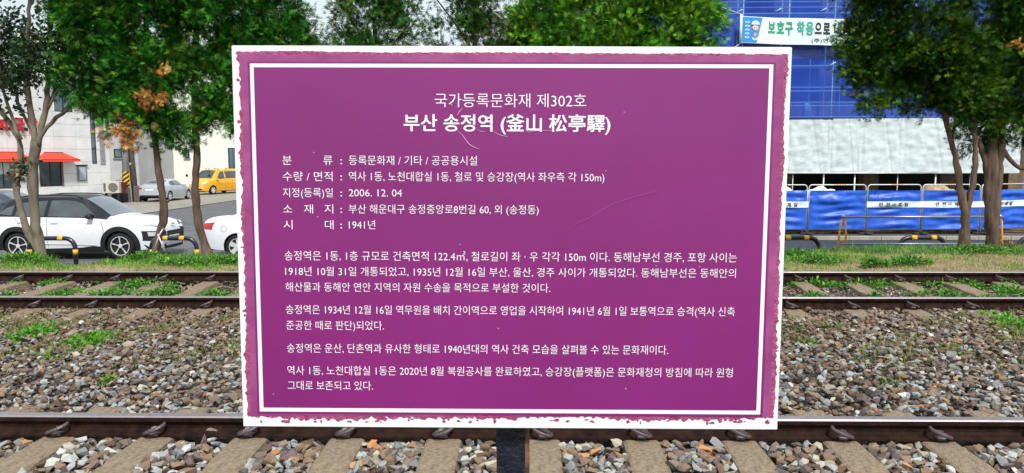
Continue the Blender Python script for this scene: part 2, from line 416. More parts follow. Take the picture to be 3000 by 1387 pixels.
# ================================================================ THE SIGN
SP = np.array([-.04242, 1.623077, 1.471298]); SM3 = rz(.0171776) @ rx(-.0067187) @ ry(.00715)
SW, SH = 1.2, .8431188
def suv(px, py):                              # photograph to board coordinates, metres from its centre
    d = ray(px, py); n_ = SM3 @ np.array([0, 1, 0]); t = np.dot(SP - CAM, n_) / np.dot(d, n_); q = SM3.T @ (CAM + d * t - SP); return q[0], q[2]
M_bwhite = mat('white_sign_board', (.80, .85, .86), .35, var=.03, scale=5)
M_film = mat('purple_printed_film', (.215, .015, .160), .36, var=.10, scale=2.6, bump=.05, bscale=5, spec=.6)
M_film2 = mat('weathered_purple_film', (.24, .03, .16), .48, color2=(.35, .08, .24), scale=9, bump=.12, bscale=30)
M_edge = mat('torn_film_edge', (.26, .02, .10), .6, color2=(.42, .10, .22), scale=60, bump=.3)
M_ink = mat('white_sign_ink', (.86, .84, .87), .45, var=.02)
M_post = mat('black_painted_post', (.006, .009, .016), .42, color2=(.02, .026, .04), scale=25, bump=.3, lo=.5, hi=.75)
M_rustp = mat('rusted_post_edge', (.05, .03, .02), .7, color2=(.28, .13, .05), scale=18, lo=.45, hi=.65)
sign = empty('information_sign', tuple(SP)); sign.rotation_euler = Matrix([list(r) for r in SM3]).to_euler()
props(sign, 'large purple information sign with white Korean text and peeling white edge on a black post', 'sign')
MB().box((0, .014, 0), (SW, .028, SH), bev=.002).obj('board', M_bwhite, sign)
def ragged(c, amp, step, seed, freq=60, big=0):
    r = np.random.default_rng(seed); P = []
    for k in range(4):
        a = np.array(c[k]); b = np.array(c[(k + 1) % 4]); L = np.linalg.norm(b - a); d = (b - a) / L; nn = np.array([d[1], -d[0]])
        n = int(L / step); w_ = r.normal(0, 1, n); w_ = np.convolve(w_, [.2, .6, .2], 'same'); slow = np.interp(np.linspace(0, 1, n), np.linspace(0, 1, 12), r.uniform(-1, 1, 12))
        for i in range(n): P.append(a + d * (i / n * L) + nn * (amp[k] * (w_[i] * .75 + slow[i])))
    return P
def flat(name, poly, y, m, parent=sign, thick=.0004):
    n = len(poly); v = [(p[0], y, p[1]) for p in poly] + [(p[0], y + thick, p[1]) for p in poly]
    f = [tuple(range(n))] + [(i, i + n, (i + 1) % n + n, (i + 1) % n) for i in range(n)]
    import bmesh
    me = mesh(name, v, f, m); bm = bmesh.new(); bm.from_mesh(me); bmesh.ops.triangulate(bm, faces=[q for q in bm.faces if len(q.verts) > 4]); bmesh.ops.recalc_face_normals(bm, faces=bm.faces); bm.to_mesh(me); bm.free()
    return link(name, me, parent)
oc = [suv(695, 151), suv(2306, 158), suv(2264, 1228), suv(727, 1224)]
flat('torn_edge_film', ragged([suv(696, 151), suv(2307, 160), suv(2265, 1229), suv(726, 1224)], (.0012, .0022, .0045, .0034), .0034, 5), -.0006, M_edge)
flat('border_film', ragged([suv(705, 160), suv(2299, 164), suv(2255, 1222), suv(737, 1217)], (.0012, .0014, .0013, .0022), .006, 6), -.0012, M_film2)
flat('printed_film', [suv(726, 181), suv(2272, 184), suv(2233, 1221), suv(756, 1211)], -.0018, M_film)
# white rule round the text
o4 = [suv(733, 187), suv(2265, 190), suv(2226, 1214), suv(762, 1205)]; i4 = [suv(744, 198), suv(2253, 201), suv(2215, 1203), suv(773, 1194)]
for k in range(4):
    q = (k + 1) % 4; flat('rule', [o4[k], o4[q], i4[q], i4[k]], -.0024, M_ink)
# flakes of film left along the bottom edge
r5 = np.random.default_rng(12)
for k in range(62):
    if k < 46: bx, by = r5.uniform(735, 2255), 0; by = 1229 + (bx - 735) * .003 + r5.uniform(-3, 7)
    elif k < 54: bx, by = r5.uniform(696, 712) + 0, r5.uniform(200, 1180); bx = 694 + (by - 151) * .0285 + r5.uniform(-1, 4)
    else: by = r5.uniform(200, 1180); bx = 2306 - (by - 158) * .039 + r5.uniform(-4, 2)
    w_ = r5.uniform(3, 12); h_ = r5.uniform(2, 7); n = 7
    P = [suv(bx + w_ * math.cos(a) * r5.uniform(.5, 1), by + h_ * math.sin(a) * r5.uniform(.5, 1.1)) for a in np.linspace(6.0, 0, n)]
    flat('film_flake', P, -.0009, M_edge)
def su(u, v): return (u, -.0026, v)
def line(txt, xl, xr, yt, yb, off=0.0, name='lettering', fat=0.0):
    a = suv(xl, yb); b = suv(xl, yt); c = suv(xr, (yt + yb) / 2)
    return text_on(txt, sign, M_ink, a[0], c[0], a[1], b[1], su, off, name, fat=fat)
B_ = -.005
line('국가등록문화재 제302호', 1274, 1717, 274, 315, -.006, 'heading_line')
line('부산 송정역 (釜山 松亭驛)', 1184, 1787, 336, 385, .0, 'title_line', fat=.00075)
for yt, yb, lab, val, xr in ((456, 484, [('분', 829, 855), ('류', 948, 975)], '등록문화재 / 기타 / 공공용시설', 1398),
                        (503, 531, [('수량 / 면적', 830, 975)], '역사 1동, 노천대합실 1동, 철로 및 승강장(역사 좌우측 각 150m)', 1770),
                        (551, 578, [('지정(등록)일', 830, 976)], '2006. 12. 04', 1178),
                        (599, 626, [('소', 831, 857), ('재', 892, 918), ('지', 952, 977)], '부산 해운대구 송정중앙로8번길 60, 외 (송정동)', 1578),
                        (645, 672, [('시', 832, 858), ('대', 953, 978)], '1941년', 1100)):
    for t, a, b in lab: line(t, a, b, yt, yb, B_, 'text_line')
    line(':', 998, 1003, yt, yb, B_, 'text_line'); line(val, 1023, xr, yt, yb, B_, 'text_line')
for txt, xl, xr, yt, yb in (('송정역은 1동, 1층 규모로 건축면적 122.4㎡, 철로길이 좌 · 우 각각 150m 이다. 동해남부선 경주, 포항 사이는', 835, 2158, 735, 763),
    ('1918년 10월 31일 개통되었고, 1935년 12월 16일 부산, 울산, 경주 사이가 개통되었다. 동해남부선은 동해안의', 837, 2155, 781, 808),
    ('해산물과 동해안 연안 지역의 자원 수송을 목적으로 부설한 것이다.', 838, 1612, 827, 854),
    ('송정역은 1934년 12월 16일 역무원을 배치 간이역으로 영업을 시작하여 1941년 6월 1일 보통역으로 승격(역사 신축', 839, 2152, 893, 920),
    ('준공한 때로 판단)되었다.', 840, 1125, 939, 966),
    ('송정역은 운산, 단촌역과 유사한 형태로 1940년대의 역사 건축 모습을 살펴볼 수 있는 문화재이다.', 842, 1957, 1006, 1033),
    ('역사 1동, 노천대합실 1동은 2020년 8월 복원공사를 완료하였고, 승강장(플랫폼)은 문화재청의 방침에 따라 원형', 843, 2146, 1071, 1098),
    ('그대로 보존되고 있다.', 844, 1093, 1115, 1142)):
    line(txt, xl, xr, yt, yb, B_, 'text_line')
# creases and scratches
M_crease = mat('film_crease', (.62, .28, .50), .5, var=.1)
def crease(pts, wd, m=M_crease):
    P = [np.array(suv(*p)) for p in pts]; up = []; dn = []
    for i, p in enumerate(P):
        t = P[min(i + 1, len(P) - 1)] - P[max(i - 1, 0)]; t /= np.linalg.norm(t); nn = np.array([-t[1], t[0]]) * wd * math.sin(math.pi * (i + .4) / len(P))
        up.append(p + nn); dn.append(p - nn)
    flat('film_crease', up + dn[::-1], -.0029, m)
crease([(1340, 383), (1355, 396), (1366, 412), (1376, 424), (1390, 432), (1405, 438)], .0010)
crease([(1442, 383), (1455, 392), (1470, 398), (1488, 401)], .0008)
crease([(1355, 318), (1346, 328), (1340, 338)], .0009)
crease([(1398, 380), (1410, 386), (1422, 387)], .0007); crease([(1538, 380), (1548, 388), (1570, 384), (1600, 383), (1640, 386)], .0006)
M_scr = mat('faint_scratch', (.33, .05, .25), .38, var=.05)
crease([(1640, 695), (1680, 660), (1725, 640), (1790, 600), (1850, 580), (1930, 560), (1960, 545)], .0008, M_scr)
r6 = np.random.default_rng(3)
for k in range(16):
    x, y = r6.uniform(800, 2200), r6.uniform(220, 1180); P = [suv(x + 2.2 * math.cos(a), y + 1.8 * math.sin(a)) for a in np.linspace(5.2, 0, 6)]
    flat('speck', P, -.0024, M_crease)
# post
pp = A(1497, 1300, 1.69)
pb = MB(); pb.box((pp[0], 1.690, .55), (.066, .05, 1.24), bev=.006)
pst = pb.obj('post', M_post, None, origin=SP); pst.parent = sign; pst.matrix_parent_inverse = Matrix.Rotation(0, 4, 'X')
inv = Matrix([list(r) for r in SM3]).to_4x4().inverted(); pst.matrix_local = inv
b2 = MB(); b2.box((pp[0] + .0385, 1.690, .55), (.010, .044, 1.24), bev=.003)
e2 = b2.obj('post_edge_strip', M_rustp, None, origin=SP); e2.parent = sign; e2.matrix_local = inv
b3 = MB(); b3.box((pp[0], 1.69, -.06), (.2, .18, .02), bev=.004)
e3 = b3.obj('base_plate', M_post, None, origin=SP); e3.parent = sign; e3.matrix_local = inv

# ================================================================ CARS
M_white = mat('white_car_paint', (.74, .76, .80), .28, var=.02, coat=.6)
M_silver = mat('silver_car_paint', (.50, .54, .60), .3, metal=.35, var=.03, coat=.6)
M_yellow = mat('yellow_van_paint', (.88, .42, .012), .32, var=.03, coat=.5)
M_dark = mat('dark_car_paint', (.03, .04, .06), .25, var=.1, coat=.7)
M_blackp = mat('black_roof_paint', (.012, .014, .020), .38, var=.05, spec=.3)
M_clad = mat('black_plastic', (.007, .008, .011), .65, var=.2, scale=30)
M_glass = mat('dark_car_glass', (.06, .075, .08), .05, color2=(.02, .025, .03), scale=2.2, spec=.9, coat=.5)
M_wscr = mat('windscreen_glass', (.11, .13, .17), .12, var=.15, spec=.8, coat=.5)
M_tyre = mat('tyre_rubber', (.007, .007, .008), .85, var=.2, scale=40)
M_rim = mat('wheel_rim_black', (.012, .012, .014), .5)
M_alloy = mat('wheel_alloy', (.68, .70, .73), .35, metal=.3, var=.08)
M_red = mat('red_lamp_lens', (.50, .012, .015), .18, var=.2, coat=.6)
M_lens = mat('clear_lamp_lens', (.55, .58, .62), .15, var=.2, scale=30, coat=.6)
M_amber = mat('amber_lamp', (.85, .22, .03), .3)
M_plate = mat('number_plate', (.75, .76, .74), .5, var=.03)
M_inkb = mat('black_ink', (.02, .02, .025), .6)
M_chrome = mat('chrome_trim', (.55, .56, .58), .2, metal=.8)

def ip(tab):
    x = np.array([t[0] for t in tab], float); y = np.array([t[1] for t in tab], float)
    # monotone cubic
    h = np.diff(x); d = np.diff(y) / h; m = np.zeros(len(x)); m[0] = d[0]; m[-1] = d[-1]
    for i in range(1, len(x) - 1):
        m[i] = 0 if d[i - 1] * d[i] <= 0 else (3 * (h[i - 1] + h[i])) / ((2 * h[i] + h[i - 1]) / d[i - 1] + (h[i] + 2 * h[i - 1]) / d[i])
    def f(t):
        t = np.clip(np.asarray(t, float), x[0], x[-1]); i = np.clip(np.searchsorted(x, t) - 1, 0, len(h) - 1); s = (t - x[i]) / h[i]
        return (2 * s**3 - 3 * s**2 + 1) * y[i] + (s**3 - 2 * s**2 + s) * h[i] * m[i] + (-2 * s**3 + 3 * s**2) * y[i + 1] + (s**3 - s**2) * h[i] * m[i + 1]
    return f
class Car:
    def __init__(s, P):
        s.P = P; s.top = ip(P['top']); s.belt = ip(P['belt']); s.wt = ip(P['wt']); s.xf, s.xr = P['top'][-1][0], P['top'][0][0]
        s.Wm = P['W']; s.ra = P['arch']; s.zc = P['zc']; s.wx = P['wheels']; s.sill = ip(P['sill']); s.crown = P.get('crown', .05)
    def W(s, x):
        x = np.asarray(x, float); P = s.P; f = np.clip((x - P['x0f']) / (s.xf - P['x0f']), 0, 1); r = np.clip((P['x0r'] - x) / (P['x0r'] - s.xr), 0, 1)
        return s.Wm * (1 - P['tapf'] * f ** 2.6) * (1 - P['tapr'] * r ** 3.2)
    def zs(s, x): return np.minimum(s.belt(x), s.top(x) - s.crown - .03)
    def fac(s, z): return 1 - .075 * np.clip((np.asarray(z) - s.P.get('zm', .68)) / .5, -1.1, 1.1) ** 2
    def Y(s, x, z):
        x = np.asarray(x, float); z = np.asarray(z, float); zs = s.zs(x); yl = s.W(x) * s.fac(np.minimum(z, zs)); ze = s.top(x) - s.crown
        t = np.clip((z - zs) / np.maximum(ze - zs, .02), 0, 1); return np.where(z <= zs, yl, yl + (np.minimum(s.wt(x), yl * .97) - yl) * t ** 1.15)
    def ZT(s, x, y):
        ys = s.W(x) * s.fac(s.zs(x)); w = np.minimum(s.wt(x), ys * .97); return s.top(x) - s.crown * np.clip(np.abs(y) / w, 0, 1) ** 2.6
    def zb(s, x):
        z = s.sill(x)
        for c in s.wx:
            d = np.abs(x - c); z = np.where(d < s.ra, np.maximum(z, s.zc + np.sqrt(np.maximum(s.ra ** 2 - d ** 2, 0))), z)
        return z
    def build(s, root, mats, split=False):
        xs_ = set(np.linspace(s.xr, s.xf, 70).tolist())
        for c in s.wx:
            for a in np.linspace(0, math.pi, 27): xs_.add(round(c + s.ra * math.cos(a), 4))
            xs_.add(c - s.ra - .002); xs_.add(c + s.ra + .002)
        for t in s.P['top']: xs_.add(t[0]); xs_.add(min(t[0] + .02, s.xf)); xs_.add(max(t[0] - .02, s.xr))
        xs_ = np.array(sorted(x for x in xs_ if s.xr <= x <= s.xf)); nl, nu, nr = 9, 6, 8
        rows = []
        for x in xs_:
            zb, zs, ze = float(s.zb(x)), float(s.zs(x)), float(s.top(x) - s.crown); zb = min(zb, zs - .02); r = []
            for i in range(nl): z = zb + (zs - zb) * i / (nl - 1); r.append((x, -float(s.Y(x, z)), z))
            for i in range(1, nu): z = zs + (ze - zs) * i / (nu - 1); r.append((x, -float(s.Y(x, z)), z))
            w = float(s.Y(x, ze))
            for i in range(1, nr): y = w * math.cos(math.pi / 2 * i / (nr - 1)); r.append((x, -y, float(s.top(x)) - s.crown * (y / w) ** 2.6))
            full = r + [(a, -b, c) for a, b, c in r[-2::-1]]; rows.append(full)
        n = len(rows[0]); V = [p for r in rows for p in r]; F = []; fm = []
        for i in range(len(rows) - 1):
            xm = (xs_[i] + xs_[i + 1]) / 2
            for j in range(n - 1):
                F.append((i * n + j, (i + 1) * n + j, (i + 1) * n + j + 1, i * n + j + 1)); jj = min(j, n - 2 - j)
                fm.append(1 if split and jj >= nl - 1 and s.P['cab'][0] < xm < s.P['cab'][1] else 0)
        F.append(tuple(range(n))); fm.append(0); F.append(tuple((len(rows) - 1) * n + j for j in range(n))[::-1]); fm.append(0)
        o = link('body', mesh('body', V, F, mats, True, fm), root); smooth_by_angle(o, 38)
        b = MB(); w = s.Wm
        b.box(((s.xf + s.xr) / 2, 0, .42), (s.xf - s.xr - .35, 2 * w - .5, .42)); b.box(((s.xf + s.xr) / 2, 0, .70), (s.xf - s.xr - .9, 2 * w - .35, .2))
        for c in s.wx:      # wheel wells
            for sg in (-1, 1):
                pr = []
                for a in np.linspace(-.35, math.pi + .35, 18):
                    pr.append((c + (s.ra + .004) * math.cos(a), s.zc + (s.ra + .004) * math.sin(a)))
                v = [(x, sg * (float(s.Y(x, z)) - .012), z) for x, z in pr] + [(x, sg * (w - .32), z) for x, z in pr]; k = len(pr)
                b.add(v, [(i, i + 1, i + 1 + k, i + k) for i in range(k - 1)])
        b.obj('underbody', M_clad, root)
        return o
    def side(s, name, bot, top_, m, root, off=.006, nx_=14, nz_=5, sides=(-1, 1), parent=None):
        def samp(pl, t):
            pl = np.array(pl, float); d = np.r_[0, np.cumsum(np.linalg.norm(np.diff(pl, axis=0), axis=1))]; d /= d[-1]; return np.array([np.interp(t, d, pl[:, 0]), np.interp(t, d, pl[:, 1])]).T
        t = np.linspace(0, 1, nx_); B, T = samp(bot, t), samp(top_, t); res = []
        for sg in sides:
            V = []; F = []
            for j in range(nz_):
                k = j / (nz_ - 1); P = B * (1 - k) + T * k; Yv = s.Y(P[:, 0], P[:, 1])
                for (x, z), y in zip(P, Yv): V.append((x, sg * (y + off), z))
            for j in range(nz_ - 1):
                for i in range(nx_ - 1): a = j * nx_ + i; F.append((a, a + 1, a + nx_ + 1, a + nx_))
            # returned edge so the piece has thickness
            rim = [i for i in range(nx_)] + [j * nx_ + nx_ - 1 for j in range(1, nz_)] + [(nz_ - 1) * nx_ + i for i in range(nx_ - 2, -1, -1)] + [j * nx_ for j in range(nz_ - 2, 0, -1)]
            o_ = len(V)
            for q in rim: x, y, z = V[q]; V.append((x, y - sg * (off + .01), z))
            for i in range(len(rim)): j = (i + 1) % len(rim); F.append((rim[i], o_ + i, o_ + j, rim[j]))
            res.append(smooth_by_angle(link(name, mesh(name, V, F, m, True), root), 40))
        return res
    def Xe(s, y, z, end):
        P = s.P; y = abs(y) / float(s.fac(z)); tap = P['tapf'] if end > 0 else P['tapr']; p = 2.6 if end > 0 else 3.2
        xe, x0 = (s.xf, P['x0f']) if end > 0 else (s.xr, P['x0r'])
        if y <= s.Wm * (1 - tap): x = xe
        else: x = x0 + (xe - x0) * min(1, max(0, (1 - y / s.Wm) / tap)) ** (1 / p)
        xx = np.linspace(xe, xe - end * 1.2, 200); zt = s.top(xx) - s.crown * .6; k = np.argmax(zt >= z)
        xt = xx[k] if zt[k] >= z else xe
        return min(x, xt) if end > 0 else max(x, xt)
    def face(s, name, bot, top_, m, root, end=1, off=.008, ny=12, nz_=4):
        """piece on the nose (end 1) or tail (end -1): bot/top given as (y, z) lists"""
        def samp(pl, t):
            pl = np.array(pl, float); d = np.r_[0, np.cumsum(np.linalg.norm(np.diff(pl, axis=0), axis=1))]; d /= d[-1]; return np.array([np.interp(t, d, pl[:, 0]), np.interp(t, d, pl[:, 1])]).T
        t = np.linspace(0, 1, ny); B, T = samp(bot, t), samp(top_, t); V = []; F = []
        for j in range(nz_):
            P = B * (1 - j / (nz_ - 1)) + T * (j / (nz_ - 1))
            for y, z in P: V.append((s.Xe(y, z, end) + end * off, y, z))
        for j in range(nz_ - 1):
            for i in range(ny - 1): a = j * ny + i; F.append((a, a + 1, a + ny + 1, a + ny))
        rim = [i for i in range(ny)] + [j * ny + ny - 1 for j in range(1, nz_)] + [(nz_ - 1) * ny + i for i in range(ny - 2, -1, -1)] + [j * ny for j in range(nz_ - 2, 0, -1)]
        o_ = len(V)
        for q in rim: x, y, z = V[q]; V.append((x - end * (off + .012), y, z))
        for i in range(len(rim)): j = (i + 1) % len(rim); F.append((rim[i], o_ + i, o_ + j, rim[j]))
        return smooth_by_angle(link(name, mesh(name, V, F, m, True), root), 40)
    def screen(s, name, x0, x1, k, m, root, off=.006, k1=None):
        V = []; F = []; n = 13; mm = 11
        for i in range(n):
            x = x0 + (x1 - x0) * i / (n - 1); kk = k + ((k1 or k) - k) * i / (n - 1); w = float(s.Y(x, s.top(x) - s.crown)) * kk
            for j in range(mm): y = -w + 2 * w * j / (mm - 1); V.append((x + (off if x1 > 0 else -off) * .8, y, float(s.ZT(x, y)) + off))
        for i in range(n - 1):
            for j in range(mm - 1): a = i * mm + j; F.append((a, a + 1, a + mm + 1, a + mm))
        return link(name, mesh(name, V, F, m, True), root)
    def arch(s, name, m, root, r1, r2, a0=0.0, a1=math.pi, off=.014):
        for c in s.wx:
            for sg in (-1, 1):
                V = []; F = []; n = 30
                for i in range(n):
                    a = a0 + (a1 - a0) * i / (n - 1)
                    for r, oo in ((r1, -.05), (r1, off), (r2, off), (r2, -.01)):
                        x, z = c + r * math.cos(a), s.zc + r * math.sin(a); z = max(z, .17); V.append((x, sg * (float(s.Y(x, z)) + oo), z))
                for i in range(n - 1):
                    for j in range(3): q = i * 4 + j; F.append((q, q + 1, q + 5, q + 4))
                smooth_by_angle(link(name, mesh(name, V, F, m, True), root), 40)
    def wheels(s, root, r, rim, kind):
        for c in s.wx:
            for sg in (-1, 1):
                wd = .21; yc = s.Wm - .125
                pr = [(rim * .98, -wd / 2 + .015), (rim + .015, -wd / 2), (r - .03, -wd / 2 + .004), (r, -wd / 2 + .035), (r, wd / 2 - .035), (r - .03, wd / 2 - .004), (rim + .015, wd / 2), (rim * .98, wd / 2 - .015)]
                t = MB(); t.lathe(pr, (0, 0, 0), n=36); wo = t.obj('wheel', M_tyre, root, True, loc=(c, sg * yc, r)); wo.rotation_euler = (0, 0, 0 if sg < 0 else math.pi)
                b = MB(); b.lathe([(rim, -wd / 2 + .02), (rim * .93, -.045), (.0, -.04)], (0, 0, 0), n=30); b.obj('rim', M_rim, wo, False)
                k = MB(); yf = -wd / 2 + .005
                k.lathe([(rim * 1.0, yf + .02), (rim * 1.0, yf), (rim * .93, yf), (rim * .93, yf + .02)], (0, 0, 0), n=36)
                ns = 5
                for i in range(ns):
                    a = 2 * math.pi * i / ns + .3 + c
                    for da in ((-.30, .30) if kind == 'split' else (-.16, .16) if kind == 'twin' else (0,)):
                        w0 = .020 if kind != 'wide' else .045
                        p0 = np.array([math.cos(a) * rim * .16, yf + .012, math.sin(a) * rim * .16]); p1 = np.array([math.cos(a + da) * rim * .95, yf + .004, math.sin(a + da) * rim * .95])
                        if kind == 'split': p1 = np.array([math.cos(a) * rim * .96, yf + .004, math.sin(a) * rim * .96]);
                        d = p1 - p0; d /= np.linalg.norm(d); nn = np.cross(d, [0, 1, 0]); w1 = w0 * (1.5 if kind == 'wide' else 1.1)
                        if kind == 'split' and da < 0: continue
                        if kind == 'split': w0, w1 = .007, .018
                        v = [p0 - nn * w0, p0 + nn * w0, p1 + nn * w1, p1 - nn * w1]; v += [p + np.array([0, .02, 0]) for p in v]
                        k.add(v, [(0, 1, 2, 3), (0, 4, 5, 1), (1, 5, 6, 2), (2, 6, 7, 3), (3, 7, 4, 0)])
                k.lathe([(.055, yf + .02), (.05, yf + .002), (.0, yf)], (0, 0, 0), n=14)
                smooth_by_angle(k.obj('spokes', M_alloy, wo), 30)
def seam(car, pts, m, root, wd=.005, name='panel_gap'):
    """thin dark line down the body side"""
    for (x0, z0), (x1, z1) in zip(pts[:-1], pts[1:]):
        d = np.array([x1 - x0, z1 - z0]); L = np.linalg.norm(d); nn = np.array([-d[1], d[0]]) / L * wd
        car.side(name, [(x0 - nn[0], z0 - nn[1]), (x1 - nn[0], z1 - nn[1])], [(x0 + nn[0], z0 + nn[1]), (x1 + nn[0], z1 + nn[1])], m, root, off=.0015, nx_=7, nz_=2)
def mirror(root, x, z, y, m, sgs=(-1, 1)):
    for sg in sgs:
        b = MB(); b.box((x, sg * (y + .11), z), (.13, .2, .13), bev=.04); b.box((x + .02, sg * (y + .01), z - .03), (.07, .12, .03), bev=.01)
        smooth_by_angle(b.obj('door_mirror', m, root), 60)
def plate_text(root, body, fn, m=M_inkb):
    return text_on(body, root, m, -1, 1, 0, 1, fn, .012, 'plate_digits')

# ---- the white crossover
SUV = Car(dict(W=.905, arch=.40, zc=.345, wheels=(1.32, -1.32), crown=.055, x0f=1.35, x0r=-1.3, tapf=.34, tapr=.16, cab=(-1.95, 1.02), zm=.70,
    top=[(-2.19, .86), (-2.17, .98), (-2.11, 1.06), (-2.02, 1.16), (-1.86, 1.36), (-1.72, 1.525), (-1.45, 1.585), (-.8, 1.625), (-.1, 1.625), (.28, 1.575), (.62, 1.40), (.98, 1.165), (1.12, 1.10), (1.5, 1.06), (1.9, 1.00), (2.15, .92), (2.25, .80), (2.28, .70)],
    belt=[(-2.19, .93), (-1.7, 1.09), (-.6, 1.075), (.6, 1.05), (1.0, 1.02), (1.5, .97), (2.28, .76)],
    wt=[(-2.19, .62), (-1.8, .56), (-1.3, .60), (.3, .60), (.8, .64), (1.05, .71), (1.5, .76), (2.28, .56)],
    sill=[(-2.19, .42), (-1.9, .28), (-.9, .22), (.9, .22), (1.9, .24), (2.28, .27)]))
def place_suv():
    r = empty('parked_car', (-11.96, 19.80, STREET)); props(r, 'white crossover with black roof and black wheel arches parked behind the left trees', 'car', 'cars parked along the street')
    r.scale = (1.02, 1.02, 1.02)
    c = SUV; c.build(r, [M_white, M_blackp], split=True)
    c.arch('wheel_arch_cladding', M_clad, r, .385, .50, -.25, math.pi + .25)
    c.side('sill_cladding', [(-.90, .18), (.90, .18)], [(-.90, .27), (.3, .30), (.6, .345), (.90, .33)], M_clad, r, .016)
    c.side('door_crease', [(-1.0, .395), (.2, .375), (.62, .36)], [(-1.0, .405), (.2, .387), (.70, .365)], M_silver, r, .012)
    c.side('side_window', [(-.50, 1.10), (.74, 1.075)], [(-.50, 1.49), (-.1, 1.50), (.16, 1.47), (.33, 1.40)], M_glass, r, .007)
    c.side('side_window', [(-1.36, 1.11), (-.60, 1.10)], [(-1.30, 1.43), (-.60, 1.49)], M_glass, r, .007)
    c.side('quarter_window', [(-1.80, 1.16), (-1.44, 1.12)], [(-1.66, 1.30), (-1.44, 1.38)], M_glass, r, .007)
    c.screen('windscreen', .33, 1.05, .90, M_wscr, r, k1=.93)
    c.screen('rear_window', -1.74, -2.0, .84, M_glass, r)
    for sg in (-1, 1):      # roof rails
        P = [(x, sg * .565, float(c.ZT(x, .56)) + o) for x, o in ((-1.5, 0), (-1.42, .035), (-1.0, .05), (-.3, .05), (.1, .045), (.26, .0))]
        MB().tube(P, .016, 8).obj('roof_rail', M_clad, r, True)
    MB().tube([(-1.35, 0, 1.58), (-1.47, 0, 1.70)], .006, 6).obj('aerial', M_clad, r)
    seam(c, [(.87, .40), (.93, .75), (.86, 1.00)], M_clad, r); seam(c, [(-.53, .32), (-.53, 1.06)], M_clad, r); seam(c, [(-1.02, .66), (-1.2, .8), (-1.35, 1.07)], M_clad, r)
    seam(c, [(-.53, .93), (.10, .94), (.86, .905)], mat('white_crease_shade', (.38, .41, .46), .4), r, .0035, 'crease_shade_line')  # last strip: shade of the door crease painted as greyer body colour
    c.side('door_handle', [(-.42, .93), (-.24, .93)], [(-.42, .955), (-.24, .955)], M_white, r, .03, nx_=5, nz_=3); c.side('door_handle', [(-1.28, .95), (-1.12, .95)], [(-1.28, .975), (-1.12, .975)], M_white, r, .03, nx_=5, nz_=3)
    mirror(r, .62, 1.10, .83, M_blackp)
    c.side('tail_lamp', [(-2.16, .80), (-1.92, .93)], [(-2.14, .95), (-1.84, .985)], M_red, r, .012)
    c.face('tail_lamp', [(-.78, .82), (-.45, .86)], [(-.78, .95), (-.45, .94)], M_red, r, -1); c.face('tail_lamp', [(.45, .86), (.78, .82)], [(.45, .94), (.78, .95)], M_red, r, -1)
    # nose
    c.face('upper_grille', [(-.50, .80), (0, .79), (.50, .80)], [(-.56, .885), (0, .90), (.56, .885)], M_clad, r, 1, .008)
    b = MB(); b.box((2.275, 0, .845), (.02, .20, .022), bev=.004); b.box((2.275, 0, .86), (.02, .06, .028), bev=.004); b.obj('bonnet_badge', M_chrome, r)
    for sg in (-1, 1):
        t_ = [(sg * .52, .84), (sg * .66, .84), (sg * .80, .855)]; u_ = [(sg * .55, .885), (sg * .7, .89), (sg * .83, .895)]
        c.face('running_lamp', t_, u_, M_lens, r, 1, .011)
        c.face('headlight_pod', [(sg * .60, .44), (sg * .82, .47)], [(sg * .60, .70), (sg * .84, .72)], M_clad, r, 1, .010)
        c.face('headlight', [(sg * .64, .58), (sg * .78, .585)], [(sg * .64, .68), (sg * .79, .69)], M_lens, r, 1, .018)
    c.face('lower_grille', [(-.56, .45), (0, .43), (.56, .45)], [(-.58, .73), (0, .75), (.58, .73)], M_clad, r, 1, .009)
    for z in (.52, .60, .67): c.face('grille_bar', [(-.53, z), (.53, z)], [(-.53, z + .012), (.53, z + .012)], mat('grille_bar_grey', (.05, .05, .055), .4), r, 1, .02, ny=8, nz_=2)
    c.face('front_bumper', [(-.75, .25), (0, .22), (.75, .25)], [(-.80, .36), (0, .34), (.80, .36)], M_clad, r, 1, .012)
    c.face('skid_plate', [(-.42, .31), (.42, .31)], [(-.50, .41), (.50, .41)], M_silver, r, 1, .02)
    b = MB(); b.box((2.305, 0, .50), (.014, .52, .11), bev=.003); b.obj('number_plate', M_plate, r)
    text_on('158가 6909', r, M_inkb, -.23, .23, .462, .538, lambda u, v: (2.3155, u, v), .02, 'plate_digits')
    c.wheels(r, .345, .245, 'split'); return r
place_suv()

# ---- sedans
def sedan_spec(L=4.55, h=1.435):
    k = L / 4.55
    return Car(dict(W=.885, arch=.365, zc=.32, wheels=(1.34 * k, -1.34 * k), crown=.055, x0f=1.3 * k, x0r=-1.3 * k, tapf=.36, tapr=.26, cab=(-1.85, .95), zm=.62,
        top=[(-2.27 * k, .80), (-2.255 * k, .95), (-2.22 * k, 1.035), (-2.1 * k, 1.06), (-1.78 * k, 1.085), (-1.55 * k, 1.15), (-1.0 * k, h - .09), (-.7 * k, h - .025), (-.3 * k, h), (.1 * k, h - .015), (.4 * k, h - .10), (.85 * k, h - .33), (1.12 * k, .97), (1.6 * k, .90), (2.0 * k, .80), (2.2 * k, .68), (2.27 * k, .56)],
        belt=[(-2.27 * k, .86), (-1.7 * k, 1.0), (-1.0 * k, .965), (.6 * k, .92), (1.1 * k, .88), (2.27 * k, .66)],
        wt=[(-2.27 * k, .60), (-1.6 * k, .66), (-1.0 * k, .58), (.2 * k, .58), (.8 * k, .65), (1.2 * k, .72), (2.27 * k, .52)],
        sill=[(-2.27 * k, .34), (-1.9 * k, .24), (1.9 * k, .2), (2.27 * k, .24)]))
